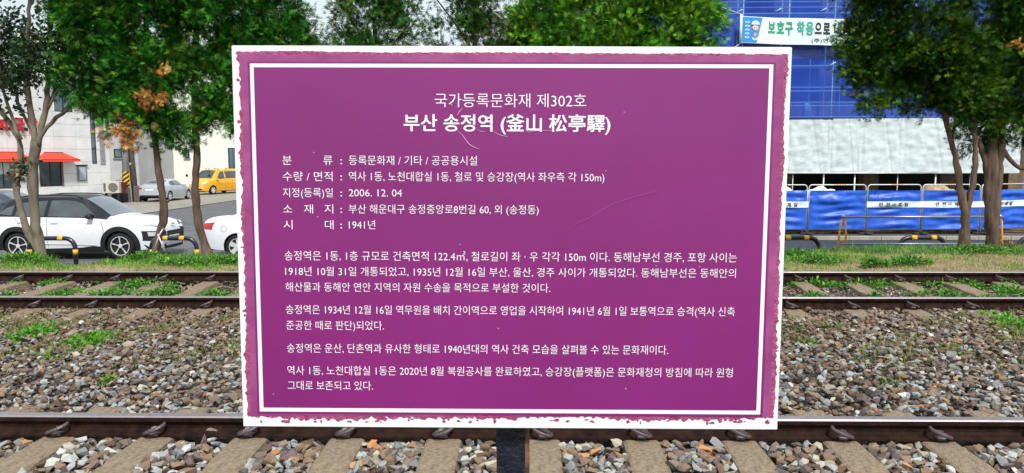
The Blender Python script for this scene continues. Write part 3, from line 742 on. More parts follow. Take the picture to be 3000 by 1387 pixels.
def sedan(loc, rotz, paint, label, rimkind='wide', L=4.55, h=1.435, wscr=M_wscr):
    r = empty('parked_car', loc, rotz); props(r, label, 'car', 'cars parked along the street'); c = sedan_spec(L, h); k = L / 4.55
    c.build(r, [paint, paint])
    c.side('side_window', [(-.36 * k, .985), (.72 * k, .955)], [(-.36 * k, h - .12), (.05 * k, h - .125), (.22 * k, h - .19)], M_glass, r, .007)
    c.side('side_window', [(-1.22 * k, 1.01), (-.42 * k, .985)], [(-.98 * k, h - .20), (-.8 * k, h - .15), (-.42 * k, h - .12)], M_glass, r, .007)
    c.screen('windscreen', .34 * k, 1.02 * k, .92, wscr, r); c.screen('rear_window', -.95 * k, -1.6 * k, .86, M_glass, r)
    seam(c, [(-.40 * k, .3), (-.40 * k, .93)], M_clad, r); seam(c, [(.80 * k, .45), (.84 * k, .88)], M_clad, r); seam(c, [(-1.05 * k, .65), (-1.2 * k, .95)], M_clad, r)
    c.side('door_handle', [(-.30 * k, .83), (-.12 * k, .83)], [(-.30 * k, .85), (-.12 * k, .85)], paint, r, .03, nx_=4, nz_=3); c.side('door_handle', [(-1.14 * k, .85), (-.97 * k, .85)], [(-1.14 * k, .87), (-.97 * k, .87)], paint, r, .03, nx_=4, nz_=3)
    mirror(r, .66 * k, .98, .80, paint)
    c.side('tail_lamp', [(-2.22 * k, .78), (-1.98 * k, .865)], [(-2.2 * k, .93), (-1.90 * k, .96)], M_red, r, .010)
    for sg in (-1, 1):
        c.face('tail_lamp', [(sg * .48, .80), (sg * .80, .76)], [(sg * .46, .89), (sg * .80, .93)], M_red, r, -1, .012)
        c.face('headlight', [(sg * .50, .58), (sg * .80, .62)], [(sg * .54, .68), (sg * .82, .72)], M_lens, r, 1, .01)
    c.face('boot_line', [(-.6, .955), (.6, .955)], [(-.6, .962), (.6, .962)], M_clad, r, -1, .004, nz_=2)
    c.face('rear_bumper_lip', [(-.7, .34), (.7, .34)], [(-.62, .42), (.62, .42)], M_clad, r, -1, .01)
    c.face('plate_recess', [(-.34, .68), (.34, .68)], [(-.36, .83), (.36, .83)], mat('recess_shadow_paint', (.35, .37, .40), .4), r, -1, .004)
    c.face('number_plate', [(-.26, .70), (.26, .70)], [(-.26, .80), (.26, .80)], M_plate, r, -1, .012, ny=6)
    c.face('grille', [(-.4, .42), (.4, .42)], [(-.45, .58), (.45, .58)], M_clad, r, 1, .008)
    c.face('front_bumper', [(-.6, .26), (.6, .26)], [(-.65, .36), (.65, .36)], M_clad, r, 1, .008)
    c.wheels(r, .32, .225, rimkind); return r, c
r_, c_ = sedan((-6.17, 19.80, STREET), 0, M_white, 'white sedan with red tail lamp parked ahead of the crossover, partly behind the sign', 'wide', 4.70, 1.51)
b = MB(); fy = float(c_.Y(-1.62, .79)); b.lathe([(.085, -fy - .004), (.079, -fy - .007), (.074, -fy - .003)], (-1.72, 0, .80), n=24); b.obj('fuel_flap', mat('paint_gap', (.42, .44, .48), .4), r_)
sedan((-20.4, 28.4, STREET), 0.0, M_dark, 'dark sedan behind the white crossover at the left edge, only its bonnet and windscreen showing', 'wide', 4.6, 1.44)
sedan((-23.85, 48.35, STREET), math.pi / 2 + .02, M_silver, 'silver sedan seen from behind, parked beside the pale wall in front of the yellow van', 'twin', 4.55, 1.42)

# ---- yellow van
VAN = Car(dict(W=.96, arch=.38, zc=.34, wheels=(1.75, -1.45), crown=.07, x0f=1.7, x0r=-2.3, tapf=.30, tapr=.06, cab=(-2.5, 1.3), zm=.85,
    top=[(-2.55, 1.5), (-2.54, 1.7), (-2.48, 1.84), (-2.3, 1.92), (-1.2, 1.94), (.6, 1.93), (1.0, 1.88), (1.3, 1.68), (1.72, 1.26), (1.85, 1.18), (2.2, 1.06), (2.42, .93), (2.52, .78), (2.56, .60)],
    belt=[(-2.55, 1.15), (.9, 1.12), (1.6, 1.08), (2.2, .92), (2.56, .7)], wt=[(-2.55, .74), (.8, .74), (1.3, .78), (1.8, .84), (2.56, .6)],
    sill=[(-2.55, .38), (-2.2, .28), (2.2, .26), (2.56, .3)]))
def place_van():
    r = empty('parked_van', (-24.5, 58.3, STREET), math.atan2(-.95, -.31)); props(r, 'yellow passenger van with warning lamps on its roof, facing the camera by the pale wall', 'van')
    c = VAN; c.build(r, [M_yellow, M_yellow])
    c.side('side_window', [(.45, 1.20), (1.30, 1.17)], [(.45, 1.74), (.78, 1.73), (.95, 1.62)], M_glass, r, .008)
    c.side('side_window', [(-1.0, 1.22), (.32, 1.20)], [(-1.0, 1.76), (.32, 1.75)], M_glass, r, .008); c.side('side_window', [(-2.35, 1.22), (-1.12, 1.22)], [(-2.30, 1.74), (-1.12, 1.76)], M_glass, r, .008)
    c.screen('windscreen', 1.08, 1.74, .90, M_glass, r)
    seam(c, [(.38, .35), (.38, 1.15)], M_clad, r); seam(c, [(1.38, .6), (1.36, 1.1)], M_clad, r); seam(c, [(-2.3, .78), (1.2, .80)], mat('yellow_crease_shade', (.45, .17, .01), .5), r, .008, 'crease_shade_line')  # last strip: crease shading painted on as a darker yellow line
    for sg in (-1, 1):
        c.face('headlight', [(sg * .50, .76), (sg * .80, .80)], [(sg * .52, .90), (sg * .86, 1.00)], M_lens, r, 1, .012); c.face('fog_lamp', [(sg * .55, .44), (sg * .72, .45)], [(sg * .55, .51), (sg * .74, .53)], M_lens, r, 1, .02)
        # roof warning lamps
        for x, y in ((.75, .58), (.75, .28)): MB().lathe([(.0, .12), (.05, .11), (.06, .0)], (x, sg * y, 1.90), 'z', 12).obj('roof_lamp', M_amber, r, True)
        P = [(1.95, sg * .86, 1.12), (2.15, sg * 1.0, 1.25), (2.25, sg * 1.06, 1.38)]; MB().tube(P, .012, 6).obj('mirror_arm', M_yellow, r)
        m_ = MB(); m_.lathe([(0, -.02), (.10, -.015), (.11, 0), (.10, .03), (0, .05)], (2.26, sg * 1.06, 1.45), 'x', 16); m_.obj('convex_mirror', M_clad, r, True)
        for x in (-.2, -1.5): MB().lathe([(.0, .1), (.07, .08), (.09, .0)], (x, sg * .5, 1.92), 'z', 12).obj('roof_lamp', M_amber, r, True)
    mirror(r, 1.32, 1.12, .93, M_yellow)
    for z in (.74, .80, .86): c.face('grille_slot', [(-.45, z), (.45, z)], [(-.45, z + .028), (.45, z + .028)], M_clad, r, 1, .01, nz_=2)
    c.face('lower_grille', [(-.72, .36), (.72, .36)], [(-.68, .46), (.68, .46)], M_clad, r, 1, .012)
    b = MB(); b.box((2.575, 0, .58), (.014, .50, .11)); b.obj('number_plate', M_plate, r)
    c.wheels(r, .34, .22, 'wide'); return r
place_van()

# ================================================================ STREET FURNITURE
M_yel = mat('yellow_band_paint', (.80, .42, .02), .5, var=.1, scale=20)
M_barb = mat('black_bar_paint', (.008, .012, .022), .35, var=.3, coat=.3)
M_frame = mat('yellow_trestle_paint', (.85, .42, .01), .45, var=.12, scale=15)
M_pipe = mat('grey_steel_pipe', (.30, .32, .36), .35, metal=.6, var=.15)
BY = 17.6
def bollard(cx, label, y=BY, span=1.08, bands=(.28, .68)):
    r = empty('hoop_bollard', (cx, y, STREET)); props(r, label, 'barrier', 'black and yellow hoop barriers along the kerb')
    h, k = .69, .24; R_ = .054; P = [(-span / 2, 0, 0), (-span / 2, 0, h - k)]
    for a in np.linspace(0, math.pi / 2, 8)[1:]: P.append((-span / 2 + k * (1 - math.cos(a)), 0, h - k + k * math.sin(a)))
    for a in np.linspace(math.pi / 2, 0, 8): P.append((span / 2 - k * (1 - math.cos(a)), 0, h - k + k * math.sin(a)))
    P.append((span / 2, 0, 0)); MB().tube(P, R_, 14).obj('hoop', M_barb, r, True)
    for u in bands: x = -span / 2 + span * u; MB().tube([(x - .06, 0, h), (x + .06, 0, h)], R_ + .004, 14).obj('yellow_band', M_yel, r, True)
    for sx in (-1, 1): MB().tube([(sx * span / 2, 0, .30), (sx * span / 2, 0, .42)], R_ + .004, 14).obj('yellow_band', M_yel, r, True)
    for sx in (-1, 1): MB().lathe([(.09, 0), (.09, .012), (.05, .014)], (sx * span / 2, 0, 0), 'z', 14).obj('foot_plate', M_barb, r)
def bx(p0, p1): a = A(p0, 720, BY)[0]; b = A(p1, 720, BY)[0]; return (a + b) / 2, abs(b - a)
for p0, p1, lb, bn in ((85, 220, 'hoop barrier behind the leftmost forked tree trunk, beside the white crossover', (.30, .70)),
                   (443, 576, 'hoop barrier behind the middle left tree trunk, in front of the crossover nose', (.33, .69)),
                   (2262, 2400, 'hoop barrier just right of the sign, left of the yellow trestle', (.33, .72)),
                   (2634, 2770, 'hoop barrier standing between the yellow trestle and the right tree trunks', (.31, .73)),
                   (2983, 3120, 'hoop barrier cut off by the right edge of the photo', (.3, .7))):
    c, s = bx(p0, p1); bollard(c, lb, span=s, bands=bn)
# trestles with two long rails
def trestle():
    r = empty('trestle_barrier', (A(2468, 700, 17.3)[0], 17.3, STREET)); props(r, 'yellow A frame trestle barrier with two long steel rails in front of the blue hoarding', 'barrier')
    L = A(2925, 700, 17.3)[0] - r.location.x
    for x in (0, L):
        P = [(x - .14, -.0, 0), (x - .05, 0, 1.08)] + [(x - .05 * math.cos(a), 0, 1.08 + .06 * math.sin(a)) for a in np.linspace(.3, math.pi - .3, 6)] + [(x + .05, 0, 1.08), (x + .14, 0, 0)]
        b = MB(); b.tube(P, .024, 8)
        b.tube([(x - .09, 0, .46), (x + .09, 0, .46)], .014, 6); b.tube([(x - .115, 0, .22), (x + .115, 0, .20)], .018, 6); b.tube([(x - .075, 0, .66), (x + .075, 0, .66)], .012, 6)
        b.obj('trestle_frame', M_frame, r, True)
        MB().lathe([(0, .06), (.04, .05), (.045, -.02), (0, -.03)], (x, 0, 1.20), 'z', 10).obj('rail_cap', M_pipe, r, True)
    MB().tube([(-.03, -.05, 1.205), (L + .05, -.05, 1.205)], .026, 10).obj('rail', M_pipe, r, True)
    MB().tube([(0, -.03, .58), (L, -.03, .58)], .022, 10).obj('rail', M_pipe, r, True)
trestle()
# rubble and litter behind the right trunks
# ---- hoarding of blue sheets on tube frames
M_tarp = mat('blue_tarpaulin', (.008, .06, .50), .42, scale=2.6, bump=.5, bscale=9, color2=(.025, .14, .66), detail=9)
M_tape = mat('white_safety_tape', (.72, .80, .84), .55, var=.08, scale=6)
M_tube = mat('pale_frame_tube', (.60, .62, .60), .4, metal=.3, var=.1)
M_foot = mat('rubber_foot', (.025, .025, .027), .8)
M_tubeo = mat('orange_stripe', (.75, .28, .02), .5)
FZ = STREET + .105
def cloth(u0, u1, z0, z1, f, nx_, nz_, y=0.0):
    V = []; F = []
    for j in range(nz_ + 1):
        for i in range(nx_ + 1):
            u = u0 + (u1 - u0) * i / nx_; z = z0 + (z1 - z0) * j / nz_; V.append((u, y + f(u, z), z))
    for j in range(nz_):
        for i in range(nx_): a = j * (nx_ + 1) + i; F.append((a, a + 1, a + nx_ + 2, a + nx_ + 1))
    return V, F
def hoard(x0, y0, x1, y1, label, band, seed, bag=0, words=((.55, 1),)):
    L = math.hypot(x1 - x0, y1 - y0); r = empty('hoarding_panel', (x0, y0, FZ), math.atan2(y1 - y0, x1 - x0)); props(r, label, 'fence panel', 'blue sheeted frame panels of the hoarding')
    P = [(.02, 0, .0), (.02, 0, 1.50)] + [(.02 + .10 * (1 - math.cos(a)), 0, 1.50 + .10 * math.sin(a)) for a in np.linspace(.3, math.pi / 2, 5)] + [(L - .02 - .10 * (1 - math.cos(a)), 0, 1.50 + .10 * math.sin(a)) for a in np.linspace(math.pi / 2, .3, 5)] + [(L - .02, 0, 1.50), (L - .02, 0, 0)]
    b = MB(); b.tube(P, .019, 8); b.tube([(.02, 0, .16), (L - .02, 0, .16)], .015, 8); b.obj('frame', M_tube, r, True)
    for k in range(5): u = L * (.44 + .045 * k); MB().tube([(u, 0, 1.60), (u + .04, 0, 1.60)], .0205, 8).obj('stripe', M_tubeo, r, True)
    rr = np.random.default_rng(seed); ph = rr.uniform(0, 6, 8)
    def f(u, z):
        s = math.sin(math.pi * u / L); fold = 0
        for k in range(4): fold += .015 * math.sin(z * (9 + 6 * k) + ph[k] + 1.4 * math.sin(u * (1.3 + .5 * k) + ph[k + 4]))
        bulge = 0
        if bag and z > .85: bulge = -.10 * math.exp(-((u - L * .45) / (L * .22)) ** 2 - ((z - 1.1) / .22) ** 2) - .05 * abs(math.sin(u * 7 + ph[0]) * math.sin(z * 11 + ph[1])) * min(1, (z - .85) * 5)
        return -.03 - .03 * s + fold * s + bulge * .6
    V, F = cloth(.03, L - .03, .17, 1.42 + .0, f, 44, 40); link('tarpaulin', mesh('tarpaulin', V, F, M_tarp, True), r)
    if band:
        V, F = cloth(-.02, L + .02, .87, 1.07, lambda u, z: f(u, z) - .022, 44, 4); link('safety_tape', mesh('safety_tape', V, F, M_tape, True), r)
        for c, kind in words:
            W = .98; u0 = L * c - W / 2
            for ch, du in (('안', 0), ('전', .21), ('제', .60), ('일', .81)):
                if kind == 0 and ch in '안전': continue
                text_on(ch, r, M_inkb, u0 + du, u0 + du + .125, .905, 1.035, lambda u, v: (u, f(u, v) - .034, v), .02, 'tape_lettering')
            if kind:
                for (ra_, rb_) in ((.062, .052),):
                    v = []; n = 20
                    for i in range(n):
                        a = 2 * math.pi * i / n
                        for q in (ra_, rb_): u = u0 + .46 + q * math.cos(a); z = .97 + q * math.sin(a); v.append((u, f(u, z) - .034, z))
                    link('tape_emblem', mesh('tape_emblem', v, [(2 * i, (2 * i + 1), (2 * i + 3) % (2 * n), (2 * i + 2) % (2 * n)) for i in range(n)], mat('emblem_green', (.05, .28, .22), .6)), r)
                e = [(u0 + .46 + x, z) for x, z in ((-.045, .955), (.045, .955), (.045, .985), (-.045, .985))]
                link('tape_emblem', mesh('tape_emblem', [(a, f(a, z_) - .034, z_) for a, z_ in e], [(0, 1, 2, 3)], mat('emblem_green', (.05, .28, .22), .6)), r)
    for u in (.0,):
        b = MB(); b.box((u, 0, .035), (.16, .62, .07), bev=.03); b.box((u, 0, .09), (.09, .14, .06), bev=.02); smooth_by_angle(b.obj('rubber_foot', M_foot, r), 50); b = MB(); b.box((u, -.02, .03), (.46, .16, .06), bev=.028); smooth_by_angle(b.obj('rubber_foot', M_foot, r), 50)
FY = 24.3; fx = [A(p, 600, FY)[0] for p in (2200, 2367, 2539, 2700, 2873)]
hoard(fx[0], FY, fx[1] - .02, FY, 'blue hoarding panel nearest the sign, white sheet heaped over its top', 1, 1, 1, ((.56, 0),))
hoard(fx[1], FY, fx[2] - .02, FY, 'blue hoarding panel with no white tape, behind the yellow trestle', 0, 2, 1)
hoard(fx[2], FY, fx[3] - .02, FY, 'blue hoarding panel with one full run of taped lettering, second right of the trestle', 1, 3, 1, ((.48, 1),))
hoard(fx[3], FY, fx[4] - .02, FY, 'blue hoarding panel with brown sacks piled behind its top edge', 1, 4, 0, ((.48, 1),))
hoard(fx[4], FY, fx[4] + 2.35, FY - .35 + 1.3, 'last blue hoarding panel, turned back, behind the thick right trunk', 1, 5, 0, ((.35, 1),))
# planks and rubble lying at the foot of the hoarding
pb_ = empty('timber_pile', (fx[2], 24.75, STREET + .1)); props(pb_, 'brown planks and rubble lying along the foot of the blue hoarding', 'timber')
for k in range(60):
    MB().box((rng.uniform(-4.5, 6.5), rng.uniform(-.25, .3), .03 + rng.uniform(0, .09)), (rng.uniform(.3, 1.1), rng.uniform(.06, .2), rng.uniform(.02, .05)), rz_=rng.normal(0, .35)).obj('plank', mat('brown_plank', (.10, .05, .03), .9, color2=(.26, .14, .08), scale=3), pb_)
# heaps behind the hoarding
def heap(name, label, cat, px, py, wpx, hpx, Y, m, n, sz, seed, flat_=.5):
    g = A(px, py, Y); r = np.random.default_rng(seed); w_ = wpx * Y / FP; zt = g[2]; root = empty(name, (g[0], Y, STREET + .1)); props(root, label, cat)
    H = zt - (STREET + .1)
    # soft lumpy cloth covered mass
    V = []; F = []; nx_, nz_ = 40, 14; ph = r.uniform(0, 6, 6)
    for j in range(nz_ + 1):
        a = math.pi * j / nz_
        for i in range(nx_ + 1):
            u = -w_ / 2 + w_ * i / nx_; e = (1 - abs(2 * i / nx_ - 1) ** 4) ** .5; hh = H * (.86 + .14 * e * (.6 + .4 * math.sin(u * 4.3 + ph[0]) * math.sin(u * 9 + ph[1]))) * (.4 + .6 * e)
            y = -.35 * math.cos(a); z = hh * math.sin(a) ** .35; V.append((u, y + .03 * math.sin(u * 17 + z * 12 + ph[2]), z + .02 * math.sin(u * 23 + y * 19 + ph[3])))
    for j in range(nz_):
        for i in range(nx_): q = j * (nx_ + 1) + i; F.append((q, q + 1, q + nx_ + 2, q + nx_ + 1))
    link('cover', mesh('cover', V, F, m, True), root)
M_sheetw = mat('white_dust_sheet', (.66, .66, .68), .7, var=.15, scale=4, bump=.8, bscale=9)
M_sack = mat('brown_sacks', (.30, .20, .12), .85, color2=(.52, .38, .26), scale=7, bump=1.0, bscale=16)
heap('covered_heap', 'white sheet over a heap rising above the hoarding beside the sign', 'heap', 2300, 541, 78, 30, 25.0, M_sheetw, 0, 0, 1)
heap('covered_heap', 'wide white crumpled sheet lying over a heap behind the tape free panel', 'heap', 2405, 545, 130, 26, 25.0, M_sheetw, 0, 0, 2)
heap('covered_heap', 'brown crumpled sacks heaped above the blue panel left of the trunks', 'heap', 2752, 536, 120, 26, 25.1, M_sack, 0, 0, 3)

# ================================================================ SCAFFOLDED BUILDING
SY = 29.0
def sx(px): return A(px, 300, SY)[0]
def sz(py): return A(2500, py, SY)[2]
X0, X1 = sx(1860), sx(3160)
M_net = mat('blue_scaffold_net', (.004, .042, .42), .7, var=.35, scale=.8, alpha=.60, color2=(.008, .075, .55), bump=.2, bscale=4)
M_conc = mat('raw_concrete', (.18, .19, .20), .9, var=.3, scale=1.2, bump=.3)
M_stube = mat('galvanised_tube', (.38, .72, .85), .5, var=.15)
M_void = mat('interior_shade_black', (.012, .012, .014), .95)
bl = empty('building', ((X0 + X1) / 2, SY + 1.0, STREET)); props(bl, 'concrete building under construction wrapped in blue scaffold net and grey sheet', 'building')
ox, oy, oz = bl.location
H0 = 10.8; cx_ = X0; lev = [STREET, 2.95, 5.75, 8.55, H0]
b = MB()
for k, z in enumerate(lev[1:]): b.box(((X0 + X1) / 2, SY + 4.9, z), (X1 - X0, 7.8, .34))
b.obj('floor_slab', M_conc, bl, origin=bl.location)
for k in range(1, 4):
    z0, z1 = lev[k] + .17, lev[k + 1] - .17; n = 9; W_ = (X1 - X0) / n
    for i in range(n):
        xa = X0 + W_ * i; wd = W_ * (.34 if (i + k) % 3 else .62)
        MB().box((xa + wd / 2, SY + 1.25, (z0 + z1) / 2), (wd, .22, z1 - z0)).obj('wall_panel', M_conc, bl, origin=bl.location)
        MB().box((xa + W_ / 2 + wd / 2, SY + 1.3, z0 + .4), (W_ - wd, .14, .8)).obj('parapet', M_conc, bl, origin=bl.location)
MB().box(((X0 + X1) / 2, SY + 3.6, (H0 + STREET) / 2), (X1 - X0 - .3, .1, H0 - STREET - .1)).obj('interior_shade_sheet', M_void, bl, origin=bl.location)  # near-black sheet behind the openings, the interior's shade put into its colour
for p in (2345, 2610, 2850, 3060):
    MB().box((sx(p), SY + 1.6, 1.2), (.6, .5, 3.3)).obj('column', mat('brown_column', (.16, .11, .075), .9, var=.3), bl, origin=bl.location)
sc = empty('scaffold', ((X0 + X1) / 2, SY, STREET)); props(sc, 'steel tube scaffold standing against the blue wrapped building', 'scaffold')
vert = [sx(p) for p in (1905, 2038, 2171, 2304, 2437, 2569, 2702, 2835, 2968, 3100)]
for x in vert:
    for dy in (.05, .85): MB().tube([(x, SY + dy, sz(500)), (x + .02, SY + dy, H0 - .3)], .026, 8).obj('standard', M_stube, sc, True, origin=sc.location)
for y_ in (3, 160, 255, 266, 299, 309, 342):
    z = sz(y_); MB().tube([(X0, SY + .03, z), (X1, SY + .03, z - .02)], .021, 8).obj('ledger', M_stube, sc, True, origin=sc.location)
for z in (sz(-60), sz(-110), sz(20)): MB().tube([(X0, SY + .03, z), (X1, SY + .03, z)], .02, 8).obj('ledger', M_stube, sc, True, origin=sc.location)
for p in (2395, 2487, 2660, 2790):
    MB().tube([(sx(p), SY + .9, sz(348)), (sx(p), SY + .9, sz(165))], .018, 6).obj('brace', M_stube, sc, True, origin=sc.location)
for z in (sz(37), sz(192), sz(346)): 
    for i in range(len(vert) - 1): MB().box(((vert[i] + vert[i + 1]) / 2, SY + .42, z), (vert[i + 1] - vert[i] - .06, .7, .05), bev=.008).obj('platform', M_stube, sc, origin=sc.location)
for (p, q) in ((2262, 28), (2392, 28), (2425, 186), (2150, 30)):
    MB().tube([(sx(p), SY - .05, sz(q + 6)), (sx(p) + .2, SY - .12, sz(q - 3))], .02, 6).obj('tube_end', M_stube, sc, True, origin=sc.location)
for p in (2421, 2513, 2752, 2855, 2330, 2640):
    MB().tube([(sx(p), SY - .02, STREET + .1), (sx(p), SY - .02, sz(500))], .03 if p != 2330 and p != 2640 else .014, 8).obj('prop', M_tube, sc, True, origin=sc.location)
for p, q, w_, h_ in ((2268, 262, 36, 10), (2266, 287, 42, 34), (2262, 330, 44, 28), (2255, 312, 34, 6)):   # stacked boards inside the net
    MB().box((sx(p), SY + .35, sz(q)), (w_ / 75., .3, h_ / 75.)).obj('stacked_board', mat('pale_board', (.42, .55, .62), .8, var=.15), sc, origin=sc.location)
for k in range(4): MB().tube([(sx(2372 + 7 * k), SY + .3, sz(345)), (sx(2368 + 3 * k), SY + .3, sz(298))], .02, 6).obj('leaning_bar', M_stube, sc, True, origin=sc.location)
# net sheets, laced between the standards
def netf(u, z): return .018 * math.sin(u * 2.1 + z * .6) + .02 * math.sin(z * 1.9 + math.sin(u)) 
for i in range(len(vert) - 1):
    V, F = cloth(vert[i] + .015, vert[i + 1] - .015, sz(351), H0 - .5, lambda u, z: netf(u, z) - .04, 14, 50, SY); me = mesh('net_sheet', [np.array(v) - np.array(sc.location) for v in V], F, M_net, True); link('net_sheet', me, sc)
# grey white sheeting below the net
M_gw = mat('weathered_white_sheet', (.44, .50, .51), .75, color2=(.66, .74, .75), stretch=(1, 1, 2.0), scale=3.5, bump=.25, bscale=12, detail=9)
pj = [sx(p) for p in (2150, 2304, 2431, 2520, 2640, 2798, 2990)]
for i in range(len(pj) - 1):
    a, b_ = pj[i] - .03, pj[i + 1] + .03; ph = rng.uniform(0, 6, 8)
    def gf(u, z, a=a, b_=b_, ph=ph):
        t = (u - a) / (b_ - a); s_ = math.sin(math.pi * t); o = 0
        for k in range(4): o += (.005 - .001 * k) * math.sin(z * (6 + 6.5 * k) + ph[k] + .5 * math.sin(u * (1.1 + k) + ph[k + 3]))
        o += .018 * math.sin(u * 17 + z * 3 + ph[6]) * (1 - s_) + .004 * math.sin((u * 9 + z * 13) + ph[7]) + .05 * math.exp(-((t - .08) / .03) ** 2) + .03 * math.exp(-((t - .9 + .1 * z) / .03) ** 2) + .03 * abs(math.sin(u * 1.9 - z * 1.1 + ph[5])) ** .6 + .022 * abs(math.sin(u * 2.6 + z * .9 + ph[4])) ** .6
        return -.12 - .05 * s_ + o * (.45 + .55 * s_)
    sag = rng.uniform(0, .05); V, F = cloth(a, b_, sz(506) - sag, sz(350) + rng.uniform(-.02, .03), gf, 56, 40, SY - .01 * i)
    link('sheeting', mesh('sheeting', [np.array(v) - np.array(sc.location) for v in V], F, M_gw, True), sc)
MB().tube([(sx(2130), SY - .10, sz(348)), (X1, SY - .10, sz(352))], .028, 8).obj('ledger', M_blackp, sc, True, origin=sc.location)
MB().tube([(sx(2150), SY - .16, sz(507)), (sx(2990), SY - .14, sz(509))], .018, 8).obj('ledger', M_tube, sc, True, origin=sc.location)

# ---- banner
bn = empty('banner', (sx(2155), SY - .35, sz(90))); props(bn, 'long white safety banner with green and black lettering tied to the scaffold', 'banner')
BL = A(2600, 90, SY - .35)[0] - bn.location.x; U = (SY - .35) / FP
def bcurve(u, v):                               # u metres along, v metres up from the left middle
    s = u / BL; return (u, .05 * math.sin(u * 1.3) - .03 * math.sin(u * 3.1 + v), v - .10 * s - .13 * math.sin(math.pi * min(s * .5, 1)) * .6)
def bgrid(name, u0, u1, v0, v1, m, off, skew0=0.0, skew1=0.0, nx_=40, nz_=6):
    V = []; F = []
    for j in range(nz_ + 1):
        t = j / nz_
        for i in range(nx_ + 1):
            ua, ub = u0 + skew0 * t, u1 + skew1 * t; p = bcurve(ua + (ub - ua) * i / nx_, v0 + (v1 - v0) * t); V.append((p[0], p[1] - off, p[2]))
    for j in range(nz_):
        for i in range(nx_): a = j * (nx_ + 1) + i; F.append((a, a + 1, a + nx_ + 2, a + nx_ + 1))
    return link(name, mesh(name, V, F, m, True), bn)
M_ban = mat('banner_cloth', (.70, .84, .80), .6, var=.03)
hb = 36 * U
bgrid('cloth', 0, BL, -hb, hb * 1.05, M_ban, 0)
M_banb = mat('banner_blue', (.01, .20, .55), .6, color2=(.01, .32, .75), scale=2)
bgrid('blue_field', 6 * U, 48 * U, -hb * .96, hb * 1.0, M_banb, .006, 0, 16 * U, 8)
MB().tube([bcurve(2 * U, -hb * 1.05), bcurve(2 * U, hb * 1.2)], .045, 10).obj('batten', mat('white_batten', (.72, .74, .72), .6), bn, True)
def bt(txt, x0, x1, v0, v1, m, off=.02): return text_on(txt, bn, m, x0 * U, x1 * U, v0 * U, v1 * U, lambda u, v: (bcurve(u, v)[0], bcurve(u, v)[1] - .012, bcurve(u, v)[2]), off, 'banner_lettering')
M_bg = mat('banner_green', (.03, .30, .22), .6); M_bg2 = mat('banner_light_green', (.06, .36, .30), .6); M_bk = mat('banner_navy', (.012, .02, .05), .6)
b0 = 2157
for ch, a, b_ in (('보', 2237, 2258), ('호', 2262, 2283), ('구', 2286, 2306)): bt(ch, a - b0, b_ - b0, -9, 27, M_bg, .045)
for ch, a, b_ in (('착', 2317, 2338), ('용', 2341, 2363)): bt(ch, a - b0, b_ - b0, -9, 27, M_bg2, .045)
for ch, a, b_ in (('으', 2366, 2386), ('로', 2390, 2410), ('내', 2421, 2441), ('몸', 2446, 2466), ('지', 2478, 2498), ('키', 2502, 2522), ('자', 2526, 2546)): bt(ch, a - b0, b_ - b0, -9, 27, M_bk, .045)
bt('(주)연우건설', 2358 - b0, 2460 - b0, -30, -18, M_bk, .01)
# plain helmeted worker figure and five small white tags on the blue field
def disc(cx, cy, rx_, ry_, m, off, a0=0, a1=2 * math.pi, n=20, name='worker_print'):
    P = [bcurve((cx + rx_ * math.cos(a)) * U, (cy + ry_ * math.sin(a)) * U) for a in np.linspace(a0, a1, n)]; link(name, mesh(name, [(p[0], p[1] - off, p[2]) for p in P], [tuple(range(n))], m), bn)
Mp = lambda n, c: mat(n, c, .6, var=.02)
for k in range(5): disc(20, 22 - 10.5 * k, 7, 2.6, Mp('tag_white', (.6, .75, .8)), .010, name='tag'); disc(20, 22 - 10.5 * k, 4, .8, Mp('tag_ink', (.1, .2, .35)), .014, name='tag')
disc(43, -22, 9, 6, Mp('print_pale', (.5, .62, .8)), .012); disc(43, -12, 8, 10, Mp('print_blue', (.10, .22, .5)), .016); disc(43, -12, 4.5, 5, Mp('print_rose', (.55, .35, .4)), .020)
disc(43, 9, 9.5, 10, Mp('print_skin', (.75, .5, .4)), .020); disc(43, 14, 10.5, 6, Mp('print_hair', (.12, .07, .05)), .024); disc(43, 7.5, 8.3, 7.5, Mp('print_skin', (.75, .5, .4)), .028)
disc(43, 15, 12, 12, Mp('print_helmet', (.62, .74, .8)), .032, 0, math.pi); disc(43, 15.5, 13, 1.6, Mp('print_brim', (.3, .45, .6)), .036)
for dx in (-3.2, 3.2): disc(43 + dx, 6.5, 1.1, 1.4, Mp('print_eye', (.08, .05, .04)), .032, n=10)
for (a, b_) in (((0, hb * 1.2), (-1.0, hb * 1.2 + .45)), ((0, -hb * 1.05), (-.6, -hb * 1.05 - .45))): MB().tube([bcurve(2 * U, a[1]), (b_[0], .3, b_[1])], .012, 6).obj('tie_rope', mat('white_batten', (.72, .74, .72), .6), bn, True)

# ================================================================ LEFT BUILDINGS
p0 = A(-60, 500, 38.6)[:2]; p1 = A(318, 500, 45.2)[:2]; fd = p1 - p0; FL = np.linalg.norm(fd); fd /= FL; fn = np.array([-fd[1], fd[0]])   # fn points away
def FPt(px, py):
    d = ray(px, py); M = np.array([[d[0], -fd[0]], [d[1], -fd[1]]]); t, u = np.linalg.solve(M, p0 - CAM[:2]); return u, (CAM[2] + t * d[2]) - STREET
rb = empty('restaurant_building', (p0[0], p0[1], STREET), math.atan2(fd[1], fd[0])); props(rb, 'white stone clad restaurant building with red awnings behind the left tree', 'building')
M_stone2 = mat('white_stone_cladding', (.60, .60, .595), .75, color2=(.74, .74, .74), scale=1.5, bump=.1, bscale=25)
M_core = mat('cladding_joint', (.24, .24, .24), .9)
M_winf = mat('dark_window_frame', (.015, .018, .022), .5); M_pane = mat('window_pane', (.05, .085, .10), .08, color2=(.10, .15, .17), scale=1.5, spec=.9)
M_reveal = mat('brown_window_reveal', (.16, .11, .10), .7)
TOP = FPt(200, 118)[1]
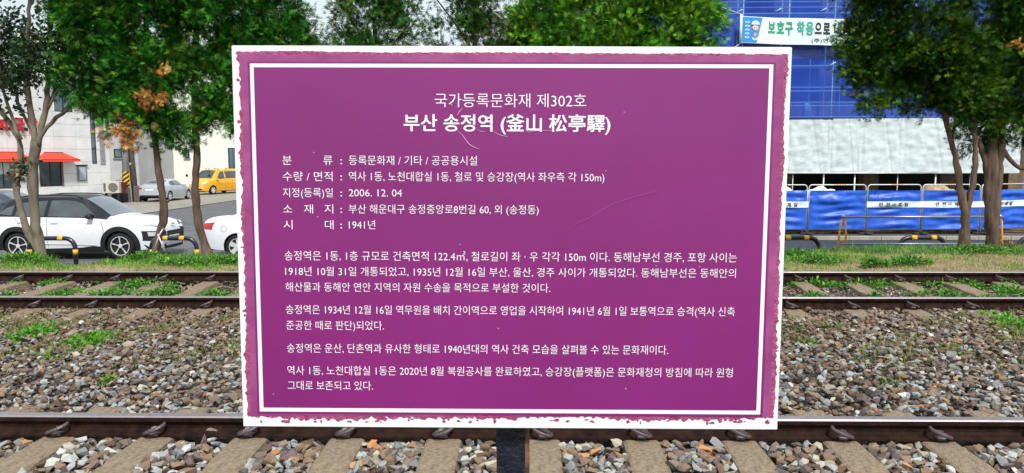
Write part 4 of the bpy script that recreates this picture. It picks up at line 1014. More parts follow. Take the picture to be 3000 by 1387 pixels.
b = MB(); b.box((FL / 2, 3.06, TOP / 2), (FL - .04, 6.0, TOP - .04)); b.obj('wall', M_core, rb)
holes = []
def hole(x0, y0, x1, y1): u0, z1 = FPt(x0, y0); u1, z0 = FPt(x1, y1); holes.append((u0, u1, z0, z1)); return holes[-1]
w1 = hole(-40, 470, 59, 552); w2 = hole(112, 470, 184, 546); w3 = hole(259, 300, 285, 481); w4 = hole(155, 262, 213, 330)
rows_y = [606, 579, 544, 508, 474, 438, 402, 366, 331, 296, 261, 226, 191, 156, 118]
zr = [0] + [FPt(230, y)[1] for y in rows_y[1:]]
cols_u = [FPt(p, 430)[0] for p in (-60, -42, 22, 88, 159, 223, 290, 318)]
for j in range(len(zr) - 1):
    for i in range(len(cols_u) - 1):
        a, b_, c, d = cols_u[i] + .006, cols_u[i + 1] - .006, zr[j] + .006, zr[j + 1] - .006
        rects = [(a, b_, c, d)]
        for (u0, u1, z0, z1) in holes:
            nr_ = []
            for (ra_, rb2, rc, rd) in rects:
                if u0 >= rb2 or u1 <= ra_ or z0 >= rd or z1 <= rc: nr_.append((ra_, rb2, rc, rd)); continue
                if ra_ < u0: nr_.append((ra_, u0, rc, rd))
                if u1 < rb2: nr_.append((u1, rb2, rc, rd))
                m0, m1 = max(ra_, u0), min(rb2, u1)
                if rc < z0: nr_.append((m0, m1, rc, z0))
                if z1 < rd: nr_.append((m0, m1, z1, rd))
            rects = nr_
        for (ra_, rb2, rc, rd) in rects:
            if rb2 - ra_ < .03 or rd - rc < .03: continue
            MB().box(((ra_ + rb2) / 2, .012 + rng.uniform(-.003, .003), (rc + rd) / 2), (rb2 - ra_, .07, rd - rc), bev=.006).obj('stone_panel', M_stone2, rb)
for k, (h, nx_, nz_) in enumerate(((w1, 2, 1), (w2, 2, 1), (w3, 1, 4), (w4, 2, 1))):
    u0, u1, z0, z1 = h; f = MB(); t = .05
    MB().box(((u0 + u1) / 2, .055, (z0 + z1) / 2), (u1 - u0, .01, z1 - z0)).obj('window_recess', M_winf, rb)
    for q in range(nx_ + 1): f.box((u0 + .025 + (u1 - u0 - .05) * q / nx_, .035, (z0 + z1) / 2), (t, .04, z1 - z0))
    for q in range(nz_ + 1): f.box(((u0 + u1) / 2, .033, z0 + .025 + (z1 - z0 - .05) * q / nz_), (u1 - u0 - .003, .04, t))
    fo = f.obj('window_frame', M_winf, rb)
    for a in range(nx_):
        for c in range(nz_):
            ua = u0 + .05 + (u1 - u0 - .05) * a / nx_; ub = u0 + (u1 - u0 - .05) * (a + 1) / nx_; za = z0 + .05 + (z1 - z0 - .05) * c / nz_; zb_ = z0 + (z1 - z0 - .05) * (c + 1) / nz_
            MB().box(((ua + ub) / 2, .045, (za + zb_) / 2), (ub - ua, .006, zb_ - za)).obj('pane', M_pane if k != 1 else mat('dark_pane', (.02, .03, .032), .08, color2=(.03, .05, .05), scale=2.5, spec=.9), fo)
u_, z_ = FPt(184, 546); MB().box((u_ + .02, -.0, (w2[2] + w2[3]) / 2), (.10, .09, w2[3] - w2[2]), bev=.01).obj('window_reveal', M_reveal, rb)
ua, za = FPt(-20, 478); ub, zb_ = FPt(30, 511); MB().box(((ua + ub) / 2, .020, (za + zb_) / 2), (ub - ua, .006, za - zb_)).obj('window_poster', mat('pale_poster', (.55, .58, .58), .6, var=.1), rb)
ua, za = FPt(285, 330); ub, zb_ = FPt(292, 483); MB().box((ua + .16, -.01, (za + zb_) / 2), (.30, .10, za - zb_), bev=.01).obj('window_reveal', mat('grey_reveal', (.27, .26, .27), .7, var=.2), rb)
# awnings
M_awn = mat('red_awning_canvas', (.82, .05, .02), .6, var=.06, scale=3)
for (xa, xb) in ((-45, 84), (100, 212)):
    u0 = FPt(xa, 460)[0]; u1 = FPt(xb, 472)[0]; zt = FPt(100, 447)[1]; zb_ = FPt(100, 468)[1]; zc_ = FPt(100, 474.5)[1]; ins = .55
    a = empty('awning', (0, 0, 0)); a.parent = None
    M_ = Matrix.Translation(Vector((p0[0], p0[1], STREET))) @ Matrix.Rotation(math.atan2(fd[1], fd[0]), 4, 'Z'); a.matrix_world = M_
    props(a, 'red canvas awning over the shop window at the left edge' if xa < 0 else 'red canvas awning over the window right of the forked tree', 'awning', None)
    V = [(u0 + ins, -.03, zt), (u1 - ins, -.03, zt), (u1, -.75, zb_), (u0, -.75, zb_), (u1, -.75, zc_), (u0, -.75, zc_), (u1 - .0, -.03, zb_ - .02), (u0, -.03, zb_ - .02)]
    link('canopy', mesh('canopy', V, [(0, 1, 2, 3), (1, 6, 2), (0, 3, 7)], M_awn), a)
    V2 = []; F2 = []; n = 24
    for i in range(n + 1): u = u0 + (u1 - u0) * i / n; V2 += [(u, -.752, zb_), (u, -.757 + .01 * math.sin(i * 1.7), zc_)]
    link('valance', mesh('valance', V2, [(2 * i, 2 * i + 1, 2 * i + 3, 2 * i + 2) for i in range(n)], M_awn), a)
    b = MB(); b.tube([(u0, -.74, zb_), (u1, -.74, zb_)], .02, 6); b.tube([(u0 + ins, -.04, zt), (u1 - ins, -.04, zt)], .03, 6); b.obj('frame', M_winf, a)
# shop lettering: red characters with white sides on a rail
M_rlet = mat('red_shop_letter', (.55, .01, .02), .4); M_wlet = mat('white_letter_side', (.75, .76, .78), .4)
def letters(txt, xa, xb, ya, yb, name='shop_letter'):
    u0, z1 = FPt(xa, ya); u1, z0 = FPt(xb, yb); v, f = text_mesh(txt, .03); x0_, x1_ = v[:, 0].min(), v[:, 0].max(); y0_, y1_ = v[:, 1].min(), v[:, 1].max()
    for m, yy, o in ((M_wlet, -.10, .03), (M_rlet, -.20, .0)):
        v2, f2 = text_mesh(txt, .03 + o); P = [(u0 + (p[0] - x0_) / (x1_ - x0_) * (u1 - u0), z0 + (p[1] - y0_) / (y1_ - y0_) * (z1 - z0)) for p in v2]; n = len(P)
        V = [(a, yy, b) for a, b in P] + [(a, yy + .09, b) for a, b in P]
        from collections import Counter
        ed = Counter(); 
        for q in f2:
            for i in range(len(q)): ed[tuple(sorted((q[i], q[(i + 1) % len(q)])))] += 1
        F = list(f2) + [(a, b, b + n, a + n) for (a, b), c in ed.items() if c == 1]
        link(name, mesh(name, V, F, m), rb)
letters('돼', -52, -26, 345, 389); letters('지', -14, 18, 346, 386); letters('국', 34, 68, 345, 390); letters('밥', 76, 106, 344, 388)
u0 = FPt(-55, 370)[0]; u1 = FPt(106, 370)[0]; zz = FPt(40, 378)[1]; MB().box(((u0 + u1) / 2, -.05, zz), (u1 - u0, .05, .16), bev=.01).obj('sign_rail', M_winf, rb)
# notice board
u0, z1 = FPt(224, 486); u1, z0 = FPt(253, 531); nb = MB(); nb.box(((u0 + u1) / 2, -.06, (z0 + z1) / 2), (u1 - u0, .07, z1 - z0), bev=.01); nbo = nb.obj('notice_case', mat('grey_brown_case', (.20, .17, .16), .5, var=.2), None)
nbo.matrix_world = M_; props(nbo, 'small framed notice case hung on the white stone wall', 'notice board')
MB().box(((u0 + u1) / 2, -.10, (z0 + z1) / 2), (u1 - u0 - .16, .02, z1 - z0 - .18)).obj('notice_sheet', mat('pale_notice', (.40, .45, .50), .4, var=.1, scale=4), nbo)
MB().box(((u0 + u1) / 2, -.08, z1 + .03), (u1 - u0 + .14, .14, .05)).obj('case_cap', M_winf, nbo)
# outdoor air conditioner
g = A(318, 560, 44.2); ac = empty('air_conditioner', (g[0], 44.6, STREET)); props(ac, 'cream outdoor air conditioner unit at the foot of the white building corner', 'air conditioner'); ac.rotation_euler = (0, 0, .15)
MB().box((0, 0, .98), (.92, .34, .70), bev=.02).obj('housing', mat('cream_metal', (.52, .49, .42), .5, var=.08), ac)
MB().lathe([(.27, -.185), (.25, -.2), (.24, -.185), (.0, -.178)], (.12, 0, .98), n=24).obj('fan_grille', mat('dark_grille', (.10, .10, .10), .6), ac)
for z in (-.2, -.1, 0, .1, .2): MB().box((.12, -.195, .98 + z), (2 * math.sqrt(.25 ** 2 - z * z), .008, .012)).obj('grille_bar', mat('cream_metal', (.52, .49, .42), .5), ac)
MB().box((-.36, -.172, .98), (.13, .01, .5)).obj('side_louvre', mat('dark_grille', (.10, .10, .10), .6), ac)
for sxx in (-1, 1): MB().box((sxx * .36, 0, .31), (.06, .3, .62)).obj('leg', M_winf, ac)
# brown tub
g = A(343, 540, 45.4); tb = empty('plastic_tub', (g[0], 45.6, STREET)); props(tb, 'red brown plastic tub stacked between the white building and the striped pole', 'tub')
MB().lathe([(.30, .55), (.46, 1.22), (.50, 1.24), (.50, 1.27), (.44, 1.25), (.30, .6)], (0, 0, 0), 'z', 24).obj('bowl', mat('red_brown_plastic', (.22, .05, .025), .5, var=.2), tb, True)
MB().box((0, 0, .28), (.8, .6, .55), bev=.03).obj('stand', M_clad, tb)
MB().tube([(-.2, -.1, 1.25), (.05, -.15, 1.4), (.3, -.1, 1.36), (.15, 0, 1.55)], .02, 6).obj('hose', M_clad, tb, True)

# ---- poles
M_pole = mat('concrete_pole', (.30, .31, .31), .85, var=.15, scale=3, bump=.2); M_wood = mat('dark_utility_pole', (.12, .10, .095), .85, var=.25, scale=5, bump=.4)
g = A(373, 583, 46.0); q = A(364, 300, 46.0); up = empty('utility_pole', (g[0], g[1], STREET)); props(up, 'concrete utility pole with a black and yellow striped band near the corner', 'pole')
ht = 10.5; sl = (q[0] - g[0]) / (q[2] - STREET) * 0.1
MB().tube([(0, 0, 0), (sl * ht, 0, ht)], [.21, .13], 16).obj('shaft', M_pole, up, True)
z0, z1 = A(373, 549, 46)[2] - STREET, A(373, 503, 46)[2] - STREET
MB().lathe([(.222, z0), (.220, z1)], (0, 0, 0), 'z', 24).obj('striped_band', M_yel, up, True)
for k in range(5):
    V = []; F = []
    for i in range(17):
        a = math.pi + .35 + (math.pi - .5) * i / 16; zz = z0 - .30 + k * (z1 - z0) / 3.6 + (z1 - z0) * .42 * i / 16
        for dz in (0, (z1 - z0) * .14): V.append((.226 * math.cos(a), .226 * math.sin(a), min(max(zz + dz, z0), z1)))
    link('black_stripe', mesh('black_stripe', V, [(2 * i, 2 * i + 2, 2 * i + 3, 2 * i + 1) for i in range(16)], M_inkb, True), up)
for k, z in enumerate((9.2, 9.6)): MB().box((0, 0, z), (1.8, .09, .09)).obj('crossarm', M_wood, up)
g = A(398, 592, 46.6); q = A(377, 380, 46.6); wp = empty('utility_pole', (g[0], g[1], STREET)); props(wp, 'slim dark utility pole between the striped pole and the silver sedan', 'pole')
MB().tube([(0, 0, 0), ((q[0] - g[0]), 0, q[2] - STREET), ((q[0] - g[0]) * 1.7, 0, (q[2] - STREET) * 1.7)], [.20, .17, .13], 14).obj('shaft', M_wood, wp, True)
MB().lathe([(0, .05), (.09, .04), (.09, -.04), (0, -.05)], (-.16, -.2, A(392, 481, 46)[2] - STREET), 'y', 12).obj('lamp', mat('lamp_glass', (.75, .72, .5), .3), wp)
MB().box((.18, -.05, .5), (.35, .35, 1.0), bev=.06).obj('base_guard', M_wood, wp)

# ---- pale house and wall behind
def simple_building(name, label, pxa, pxb, Y, depth, ytop, m, wins, shade=None):
    a, b_ = A(pxa, 500, Y), A(pxb, 500, Y); r = empty(name, ((a[0] + b_[0]) / 2, Y, STREET)); props(r, label, 'building'); W_ = b_[0] - a[0]; H = A((pxa + pxb) / 2, ytop, Y)[2] - STREET
    MB().box((0, depth / 2, H / 2), (W_, depth, H)).obj('wall', m, r); MB().box((0, depth / 2, H + .06), (W_ + .3, depth + .3, .16)).obj('parapet', M_conc, r)
    for (x0, y0, x1, y1, n) in wins:
        q0, q1 = A(x0, y0, Y), A(x1, y1, Y); c = (q0 + q1) / 2; w_, h_ = q1[0] - q0[0], q0[2] - q1[2]; f = MB(); f.box((c[0] - r.location.x, -.01, c[2] - STREET), (w_, .10, h_)); fo = f.obj('window', M_winf, r)
        for k in range(n):
            pw = (w_ - .16) / n; MB().box((c[0] - r.location.x - w_ / 2 + .08 + pw * (k + .5), -.064, c[2] - STREET), (pw - .06, .008, h_ - .18)).obj('pane', M_pane, fo)
        MB().box((c[0] - r.location.x, -.06, q1[2] - STREET - .04), (w_ + .15, .16, .08)).obj('sill', M_conc, fo)
    return r
M_gw1 = mat('grey_render', (.40, .41, .41), .9, var=.12, scale=.7); M_gw2 = mat('cream_render', (.72, .72, .66), .9, color2=(.80, .80, .75), scale=.35, detail=8)
simple_building('house', 'narrow grey rendered house between the stone clad building and the cream wall', 300, 407, 60, 6, 150, M_gw1, [(334, 437, 360, 463, 1)])
r_ = simple_building('house', 'long cream rendered building behind the silver sedan and yellow van', 407, 905, 66, 8, 152, M_gw2, [(541, 440, 556, 464, 1), (668, 434, 700, 496, 2), (612, 300, 640, 340, 1), (470, 330, 500, 365, 1)])
for k in range(7):
    g = A(620 + 14 * k, 470 + 6 * (k % 3), 65.9)
# distant tower
t = A(1274, 60, 190); tw = empty('tower_block', (t[0], 190, STREET)); props(tw, 'pale distant tower block between the treetops', 'building'); TH = A(1274, 46, 190)[2] - STREET
MB().box((0, 3, TH / 2), (2.4 * 1.0 * 190 / 190, 4, TH)).obj('wall', mat('pale_tower', (.62, .70, .72), .8, var=.05), tw)
MB().box((-.2, .8, TH - .8), (1.5, .2, .9)).obj('roof_sign', mat('dark_band', (.12, .16, .2), .7), tw)
for k in range(8): MB().box((.3, .95, TH - 4 - 3.2 * k), (.9, .12, .5)).obj('window', M_pane, tw)
# overhead cables
M_cab = mat('black_cable', (.02, .02, .02), .6)
for k, (xa, ya, xb, yb) in enumerate(((-60, 40, 420, 150), (-60, 175, 364, 150), (-60, 120, 364, 96))):
    a, b_ = A(xa, ya, 37), A(xb, yb, 46); P = [(a * (1 - s) + b_ * s) - np.array([0, 0, 1.2 * s * (1 - s)]) for s in np.linspace(0, 1, 14)]
    o = MB().tube(P, .018, 5).obj('overhead_cable', M_cab, None, origin=P[0], loc=tuple(P[0])); props(o, ('upper', 'lowest', 'middle')[k] + ' overhead cable crossing the sky behind the left treetops', 'cable')

# ================================================================ TREES
M_bark = mat('reddish_bark', (.045, .027, .018), .9, color2=(.15, .10, .07), stretch=(1, 1, .25), scale=12, bump=1.0, bscale=22, detail=10)
M_bark2 = mat('pale_smooth_bark', (.075, .062, .045), .85, color2=(.24, .20, .15), stretch=(1, 1, .4), scale=8, bump=.6, bscale=18, detail=10)
M_fol = mat('scale_leaf_foliage', None, .55, attr='col', var=.15, scale=6, trans=.08, spec=.08)
M_leaf = mat('broad_leaf', None, .38, attr='col', var=.12, scale=8, trans=.12, spec=.35)
# flat fan of scale leaves, pointing along +z
def fan():
    v = []; f = []
    for a, l, o in ((0, 1.05, 0), (.55, .70, .10), (-.6, .74, .06), (.75, .50, .38), (-.75, .50, .44), (.3, .62, .34)):
        base = np.array([0, 0, o]); d = np.array([math.sin(a), .10 * math.sin(3 * a), math.cos(a)]); n_ = np.array([math.cos(a), 0, -math.sin(a)]); k = len(v)
        v += [base, base + d * l * .45 + n_ * .042, base + d * l, base + d * l * .5 - n_ * .042]; f += [(k, k + 1, k + 2), (k, k + 2, k + 3)]
    return np.array(v), f
FAN = fan()
LEAF = (np.array([(0, 0, 0), (.24, .03, .35), (.2, -.02, .7), (0, -.10, 1.0), (-.2, -.02, .7), (-.24, .03, .35)], float), [(0, 1, 2), (0, 2, 3), (0, 3, 4), (0, 4, 5)])
def dirs(n, d, spread):
    """frames whose z axis follows d with some scatter"""
    z = d + rng.normal(0, spread, (n, 3)); z /= np.linalg.norm(z, axis=1)[:, None]; h = rng.normal(size=(n, 3)); x = np.cross(h, z); x /= np.linalg.norm(x, axis=1)[:, None]; y = np.cross(z, x)
    return np.stack([x, y, z], -1)
def crown(blobs, n, size, cols, tmpl=FAN, seed=0, clump=.105, per=30, gap=-.5, down=.05, spread=.42, fill=.55):
    """blobs: centre xyz, radii xyz. Leaf sprays gathered in clumps through each blob's outer half"""
    B = np.array([[*c, *r_] for c, r_ in blobs], float); wgt = B[:, 3] * B[:, 5]; wgt = wgt / wgt.sum(); nc = int(n / per)
    bi = rng.choice(len(B), nc, p=wgt); d = rng.normal(size=(nc, 3)); d /= np.linalg.norm(d, axis=1)[:, None]; rr = rng.uniform(fill, 1.0, nc) ** .8
    C = B[bi, :3] + d * B[bi, 3:] * rr[:, None]; k = sines(C, 2.3, seed) > gap; C, d = C[k], d[k]
    nc = len(C); off = rng.normal(0, 1, (nc * per, 3)) * clump * np.array([1, 1, .8]); P = np.repeat(C, per, 0) + off; D = np.repeat(d, per, 0) + off * 3.0; D[:, 2] += down
    D /= np.linalg.norm(D, axis=1)[:, None]; Bs = dirs(len(P), D, spread) * (size * rng.uniform(.6, 1.3, len(P)))[:, None, None]
    cl = np.array(cols); base = cl[rng.choice(len(cl), nc)]; c = np.repeat(base, per, 0) * rng.uniform(.7, 1.3, (len(P), 1))
    return P, Bs, c
def crown_mesh(name, P, Bs, c, tmpl, m, parent, origin):
    V, T, C = instantiate(tmpl[0], tmpl[1], P - np.array(origin), Bs, c); return link(name, npmesh(name, V, T, m, C), parent)
def limb(pts, r0, r1, seed, knob=.12, n=10):
    """wobbly tapered limb; pts world"""
    P = [np.array(p, float) for p in pts]; d = np.r_[0, np.cumsum([np.linalg.norm(b - a) for a, b in zip(P[:-1], P[1:])])]; m = max(8, int(d[-1] / .11)); t = np.linspace(0, d[-1], m)
    Q = np.array([np.interp(t, d, [p[i] for p in P]) for i in range(3)]).T
    for _ in range(2): Q[1:-1] = (Q[:-2] + 2 * Q[1:-1] + Q[2:]) / 4
    r = np.random.default_rng(seed); rad_ = r0 + (r1 - r0) * (t / d[-1]) ** .85; rad_ = rad_ * (1 + knob * np.convolve(r.normal(0, 1, m), [.25, .5, .25], 'same'))
    Q[1:-1] += r.normal(0, .006, (m - 2, 3)); return Q, rad_
def trunk_obj(name, limbs, m, parent, origin, flare=True):
    b = MB()
    for i, (pts, r0, r1) in enumerate(limbs):
        Q, R_ = limb(pts, r0, r1, 50 + i + int(abs(pts[0][0]) * 10)); n = 12
        if i == 0 and flare: z = Q[:, 2] - Q[0, 2]; R_ = R_ * (1 + .45 * np.exp(-z / .12))
        k0 = len(b.v); b.tube(list(Q), list(R_), n)
        r = np.random.default_rng(i + 9); ph = r.uniform(0, 6, 3)
        for j in range(len(Q)):      # fluted, lumpy surface
            for q in range(n):
                idx = k0 + j * n + q; p = np.array(b.v[idx]); s_ = 1 + .10 * math.sin(3 * q * 2 * math.pi / n + ph[0] + j * .35) + .06 * math.sin(5 * q * 2 * math.pi / n + ph[1] - j * .2) + r.normal(0, .03); b.v[idx] = tuple(Q[j] + (p - Q[j]) * s_)
    return b.obj(name, m, parent, True, origin=origin)
def blob(px, py, rx_, ry_, Y, dy=0.0, ryd=None):
    c = A(px, py, Y); s = Y / FP; return ((c[0], c[1] + dy, c[2]), (rx_ * s, (ryd or (rx_ + ry_) / 2 * .9) * s, ry_ * s))
GREEN = [(.022, .14, .012), (.014, .09, .009), (.055, .28, .018), (.008, .05, .006), (.10, .32, .026), (.02, .12, .011), (.09, .17, .02), (.012, .07, .008)]
GREENR = [(.03, .095, .009), (.016, .055, .007), (.075, .18, .013), (.010, .032, .006), (.085, .15, .013), (.022, .07, .008), (.012, .04, .006)]
DRY = [(.48, .21, .05), (.60, .30, .08), (.34, .14, .04), (.64, .38, .12), (.22, .10, .04)]
DARKL = [(.020, .050, .018), (.028, .065, .022), (.016, .040, .018), (.045, .085, .03), (.03, .055, .025)]
def tree(label, base, limbs, blobs, n, cols, size=.15, m=M_bark, tmpl=FAN, dry=None, seed=1, group='trees on the verge beyond the tracks', lm=None, fol=M_fol, extra=None, **kw):
    root = empty('tree', tuple(base)); props(root, label, 'tree', group)
    trunk_obj('trunk', limbs[:1], m, root, base)
    for k, l in enumerate(limbs[1:]): trunk_obj('limb', [l], m, root, base, False)
    P, Bs, c = crown(blobs, n, size, cols, seed=seed, **kw)
    k = rng.random(len(P)) < .006; c[k] = np.array(DRY)[rng.choice(5, k.sum())]
    crown_mesh('crown', P, Bs, c, tmpl, fol, root, base)
    if dry:
        P, Bs, c = crown(dry, int(min(900, sum(q[1][0] * q[1][2] for q in dry) * 5200)), size * .8, DRY, seed=3, clump=.035, per=9, gap=-9, down=-.5, fill=.1); crown_mesh('dried_foliage', P, Bs, c, FAN, M_fol, root, base)
    if extra: extra(root, base)
    return root
def pl(*pts, Y=11.8): return [A(x, y, Y + (e[0] if e else 0)) for x, y, *e in pts]

# T1 forked broadleaf tree at the left
Y1 = 11.83; b1 = G(104, 757, .06); b1[1] = Y1
limbs1 = [(pl((128, 770), (118, 740), (104, 660), (100, 600), (96, 540), (97, 470), (103, 415), Y=Y1), .075, .070),
          (pl((118, 745), (84, 690), (62, 620), (48, 560), (44, 530), (56, 500), (64, 470), (60, 420), (20, 345), (-20, 300), Y=Y1), .060, .032),
          (pl((100, 425), (96, 370), (85, 300), (75, 200), (82, 90), (88, -60), Y=Y1), .052, .026),
          (pl((110, 430), (124, 360), (140, 300), (140, 200), (146, 80), (150, -60), Y=Y1), .048, .020),
          (pl((113, 410), (140, 370), (180, 335), (230, 290), (262, 240), (300, 160), Y=Y1), .036, .016),
          (pl((128, 345), (155, 290), (166, 230), (168, 170), (178, 60), Y=Y1 + .15), .030, .014),
          (pl((140, 320), (170, 260), (196, 225), (200, 130), (212, 20), Y=Y1 - .2), .026, .012),
          (pl((60, 410), (30, 330), (10, 270), (-10, 150), Y=Y1 - .1), .03, .012), (pl((92, 380), (70, 340), (50, 300), (35, 210), (30, 60), Y=Y1 + .3), .026, .010)]
blobs1 = [blob(40, 40, 130, 100, Y1), blob(110, 90, 110, 90, Y1, .3), blob(20, 180, 120, 90, Y1), blob(60, 270, 90, 45, Y1, -.2), blob(140, 170, 75, 80, Y1, -.2), blob(-60, 140, 130, 140, Y1, .2), blob(60, -120, 170, 110, Y1), blob(20, 320, 60, 22, Y1), blob(175, 40, 50, 60, Y1, .3), blob(165, 265, 30, 14, Y1)]
def wrap(root, base):     # dry vine bound round the left stem
    P, Bs, c = crown([blob(58, 500, 14, 34, Y1), blob(52, 520, 16, 22, Y1)], 130, .09, [(.20, .16, .09), (.10, .13, .06), (.26, .22, .14)], clump=.03, per=8, gap=-9, fill=.3, down=-.6); crown_mesh('vine', P, Bs, c, LEAF, M_leaf, root, base)
    P, Bs, c = crown([blob(85, 480, 22, 14, Y1 - .05)], 60, .06, DARKL, clump=.03, per=6, gap=-9, fill=.2); crown_mesh('vine', P, Bs, c, LEAF, M_leaf, root, base)
tree('forked broadleaf tree with pale smooth bark at the left edge, its leaves dark and open', b1, limbs1, blobs1, 10500, DARKL, .085, M_bark2, LEAF, seed=4, fol=M_leaf, extra=wrap, clump=.10, per=10, gap=-.10, spread=.9, fill=.25)

# T2, T3 conifers
Y2 = 11.7; b2_ = G(455, 762, .06); b2_[1] = Y2
limbs2 = [(pl((456, 772), (457, 740), (461, 700), (475, 660), (482, 610), (478, 570), (466, 520), (458, 460), (452, 400), (438, 340), (430, 260), (425, 120), (430, -80), Y=Y2), .064, .032),
          (pl((440, 350), (420, 300), (395, 250), (375, 200), Y=Y2), .03, .014), (pl((475, 605), (488, 592), (490, 586), Y=Y2), .045, .03), (pl((430, 300), (400, 330), (385, 345), (380, 300), (360, 260), Y=Y2 - .2), .016, .006)]
blobs2 = [blob(285, 60, 105, 85, Y2), blob(265, 180, 95, 60, Y2, .2), blob(240, 250, 70, 60, Y2), blob(300, 285, 65, 55, Y2, .2), blob(310, 330, 32, 30, Y2), blob(400, 80, 120, 110, Y2, .2), blob(430, 190, 95, 85, Y2), blob(445, 290, 60, 62, Y2, -.1), blob(460, 365, 40, 42, Y2), blob(450, -90, 170, 120, Y2), blob(250, -40, 110, 90, Y2), blob(365, 250, 50, 40, Y2, .3), blob(345, 385, 26, 22, Y2), blob(500, 380, 36, 42, Y2, .1)]
def rope(root, base):
    q = A(470, 640, Y2 - .12); P = [A(477, 672, Y2 - .1), A(466, 690, Y2 - .12), A(452, 735, Y2 - .16)]; MB().tube(P, .012, 6).obj('stake', M_tube, root, True, origin=base); P = [A(462, 686, Y2 - .12), A(482, 735, Y2 - .14)]; MB().tube(P, .012, 6).obj('stake', M_tube, root, True, origin=base)
    P = [A(476, 668, Y2 - .11), A(488, 676, Y2 - .12), A(489, 694, Y2 - .12), A(478, 708, Y2 - .11)]; MB().tube(P, .004, 5).obj('cord', M_tube, root, True, origin=base)
tree('crooked conifer with orange dried foliage, its trunk in front of the crossover nose', b2_, limbs2, blobs2, 25000, GREEN, .13, dry=[blob(475, 300, 50, 20, Y2, -.45), blob(500, 285, 40, 14, Y2, -.5), blob(400, 385, 35, 30, Y2, -.3), blob(415, 420, 22, 24, Y2, -.3), blob(388, 355, 20, 18, Y2, -.2), blob(345, 400, 16, 14, Y2, -.4), blob(318, 178, 16, 12, Y2, -.5), blob(540, 222, 10, 12, Y2, -.7)], seed=5, extra=rope)
Y3 = 12.05; b3_ = G(606, 753, .06); b3_[1] = Y3
limbs3 = [(pl((612, 768), (608, 745), (596, 700), (580, 650), (575, 600), (572, 540), (577, 490), (576, 430), (573, 340), (570, 200), (575, 40), (580, -80), Y=Y3), .068, .036),
          (pl((574, 380), (600, 330), (640, 300), (680, 260), Y=Y3), .026, .012)]
blobs3 = [blob(560, 80, 120, 120, Y3, .2), blob(600, 220, 80, 90, Y3), blob(545, 300, 50, 70, Y3, .2), blob(655, 250, 62, 90, Y3, .1), blob(648, 345, 58, 42, Y3), blob(680, 60, 110, 110, Y3), blob(780, 70, 110, 110, Y3, .2), blob(840, 125, 62, 70, Y3), blob(720, 150, 110, 90, Y3, .2), blob(700, -100, 190, 120, Y3), blob(690, 350, 30, 30, Y3), blob(535, 385, 42, 40, Y3), blob(800, 260, 90, 80, Y3, .2), blob(880, 110, 30, 30, Y3)]
tree('full green conifer just left of the sign, its dark trunk leaning right at the foot', b3_, limbs3, blobs3, 27000, GREEN, .13, dry=[blob(770, 180, 8, 6, Y3, -.7)], seed=6)
# conifers behind the sign, crowns above it
def mid_tree(label, px, Y, blobs, n, cols, seed, base_y=748, **kw):
    b_ = G(px, base_y, .05); b_[1] = Y; lim = [(pl((px, base_y + 14), (px + 6, 600), (px - 8, 420), (px + 4, 200), (px, -30), Y=Y), .085, .03)] + [(pl((px, 340 - 60 * k), (px + s * 50, 260 - 60 * k), (px + s * 110, 180 - 60 * k), Y=Y), .026, .010) for k, s in enumerate((1, -1, 1, -1))]
    return tree(label, b_, lim, blobs, n, cols, .13, seed=seed, **kw)
YA = 12.6
OPENG = [(.035, .13, .02), (.022, .09, .015), (.06, .19, .025), (.018, .06, .012), (.09, .15, .03)]
mid_tree('thin open conifer rising above the left half of the sign against the sky', 1095, YA, [blob(1080, 15, 80, 50, YA), blob(1010, 70, 50, 30, YA), blob(1100, 90, 100, 50, YA, .2), blob(1180, 80, 55, 60, YA), blob(1160, 20, 60, 40, YA, .2), blob(1090, 200, 130, 90, YA), blob(1090, -60, 100, 60, YA), blob(1000, 110, 30, 26, YA), blob(1215, 70, 16, 36, YA)], 7800, OPENG, 7, gap=-.02, clump=.12)
YB = 12.4
mid_tree('open brownish green conifer above the middle of the sign, right of the tower', 1390, YB, [blob(1370, 20, 80, 55, YB), blob(1440, 40, 85, 70, YB, .2), blob(1330, 95, 50, 45, YB), blob(1420, 120, 90, 50, YB), blob(1390, 230, 120, 100, YB), blob(1400, -70, 120, 70, YB), blob(1290, 100, 30, 22, YB), blob(1300, 30, 22, 34, YB)], 8200, [(.045, .11, .018), (.03, .075, .015), (.025, .085, .012), (.13, .11, .03), (.07, .18, .025)], 8, gap=-.05, clump=.12)
YC = 12.2
mid_tree('bright bushy conifer rising over the right half of the sign beside the blue building', 1790, YC, [blob(1600, 60, 90, 70, YC), blob(1700, 40, 110, 90, YC, .1), blob(1820, 50, 120, 100, YC), blob(1940, 60, 110, 100, YC, .1), blob(2030, 60, 70, 80, YC), blob(2050, 110, 48, 50, YC), blob(1540, 110, 60, 45, YC), blob(1800, -80, 220, 110, YC), blob(1760, 180, 220, 110, YC), blob(1990, 0, 110, 50, YC), blob(2070, 75, 30, 30, YC)], 25000, [(.065, .24, .016), (.035, .15, .011), (.12, .34, .022), (.016, .07, .008), (.17, .35, .028)], 9, dry=[blob(1950, 68, 8, 6, YC, -.85)])
YD = 12.9
mid_tree('low bright conifer between the two open crowns, just showing over the sign', 1525, YD, [blob(1500, 100, 60, 60, YD), blob(1530, 150, 90, 60, YD), blob(1570, 90, 50, 60, YD)], 3600, [(.075, .155, .025), (.055, .125, .02), (.10, .16, .03)], 10, dry=[blob(1495, 75, 14, 20, YD, -.3)])
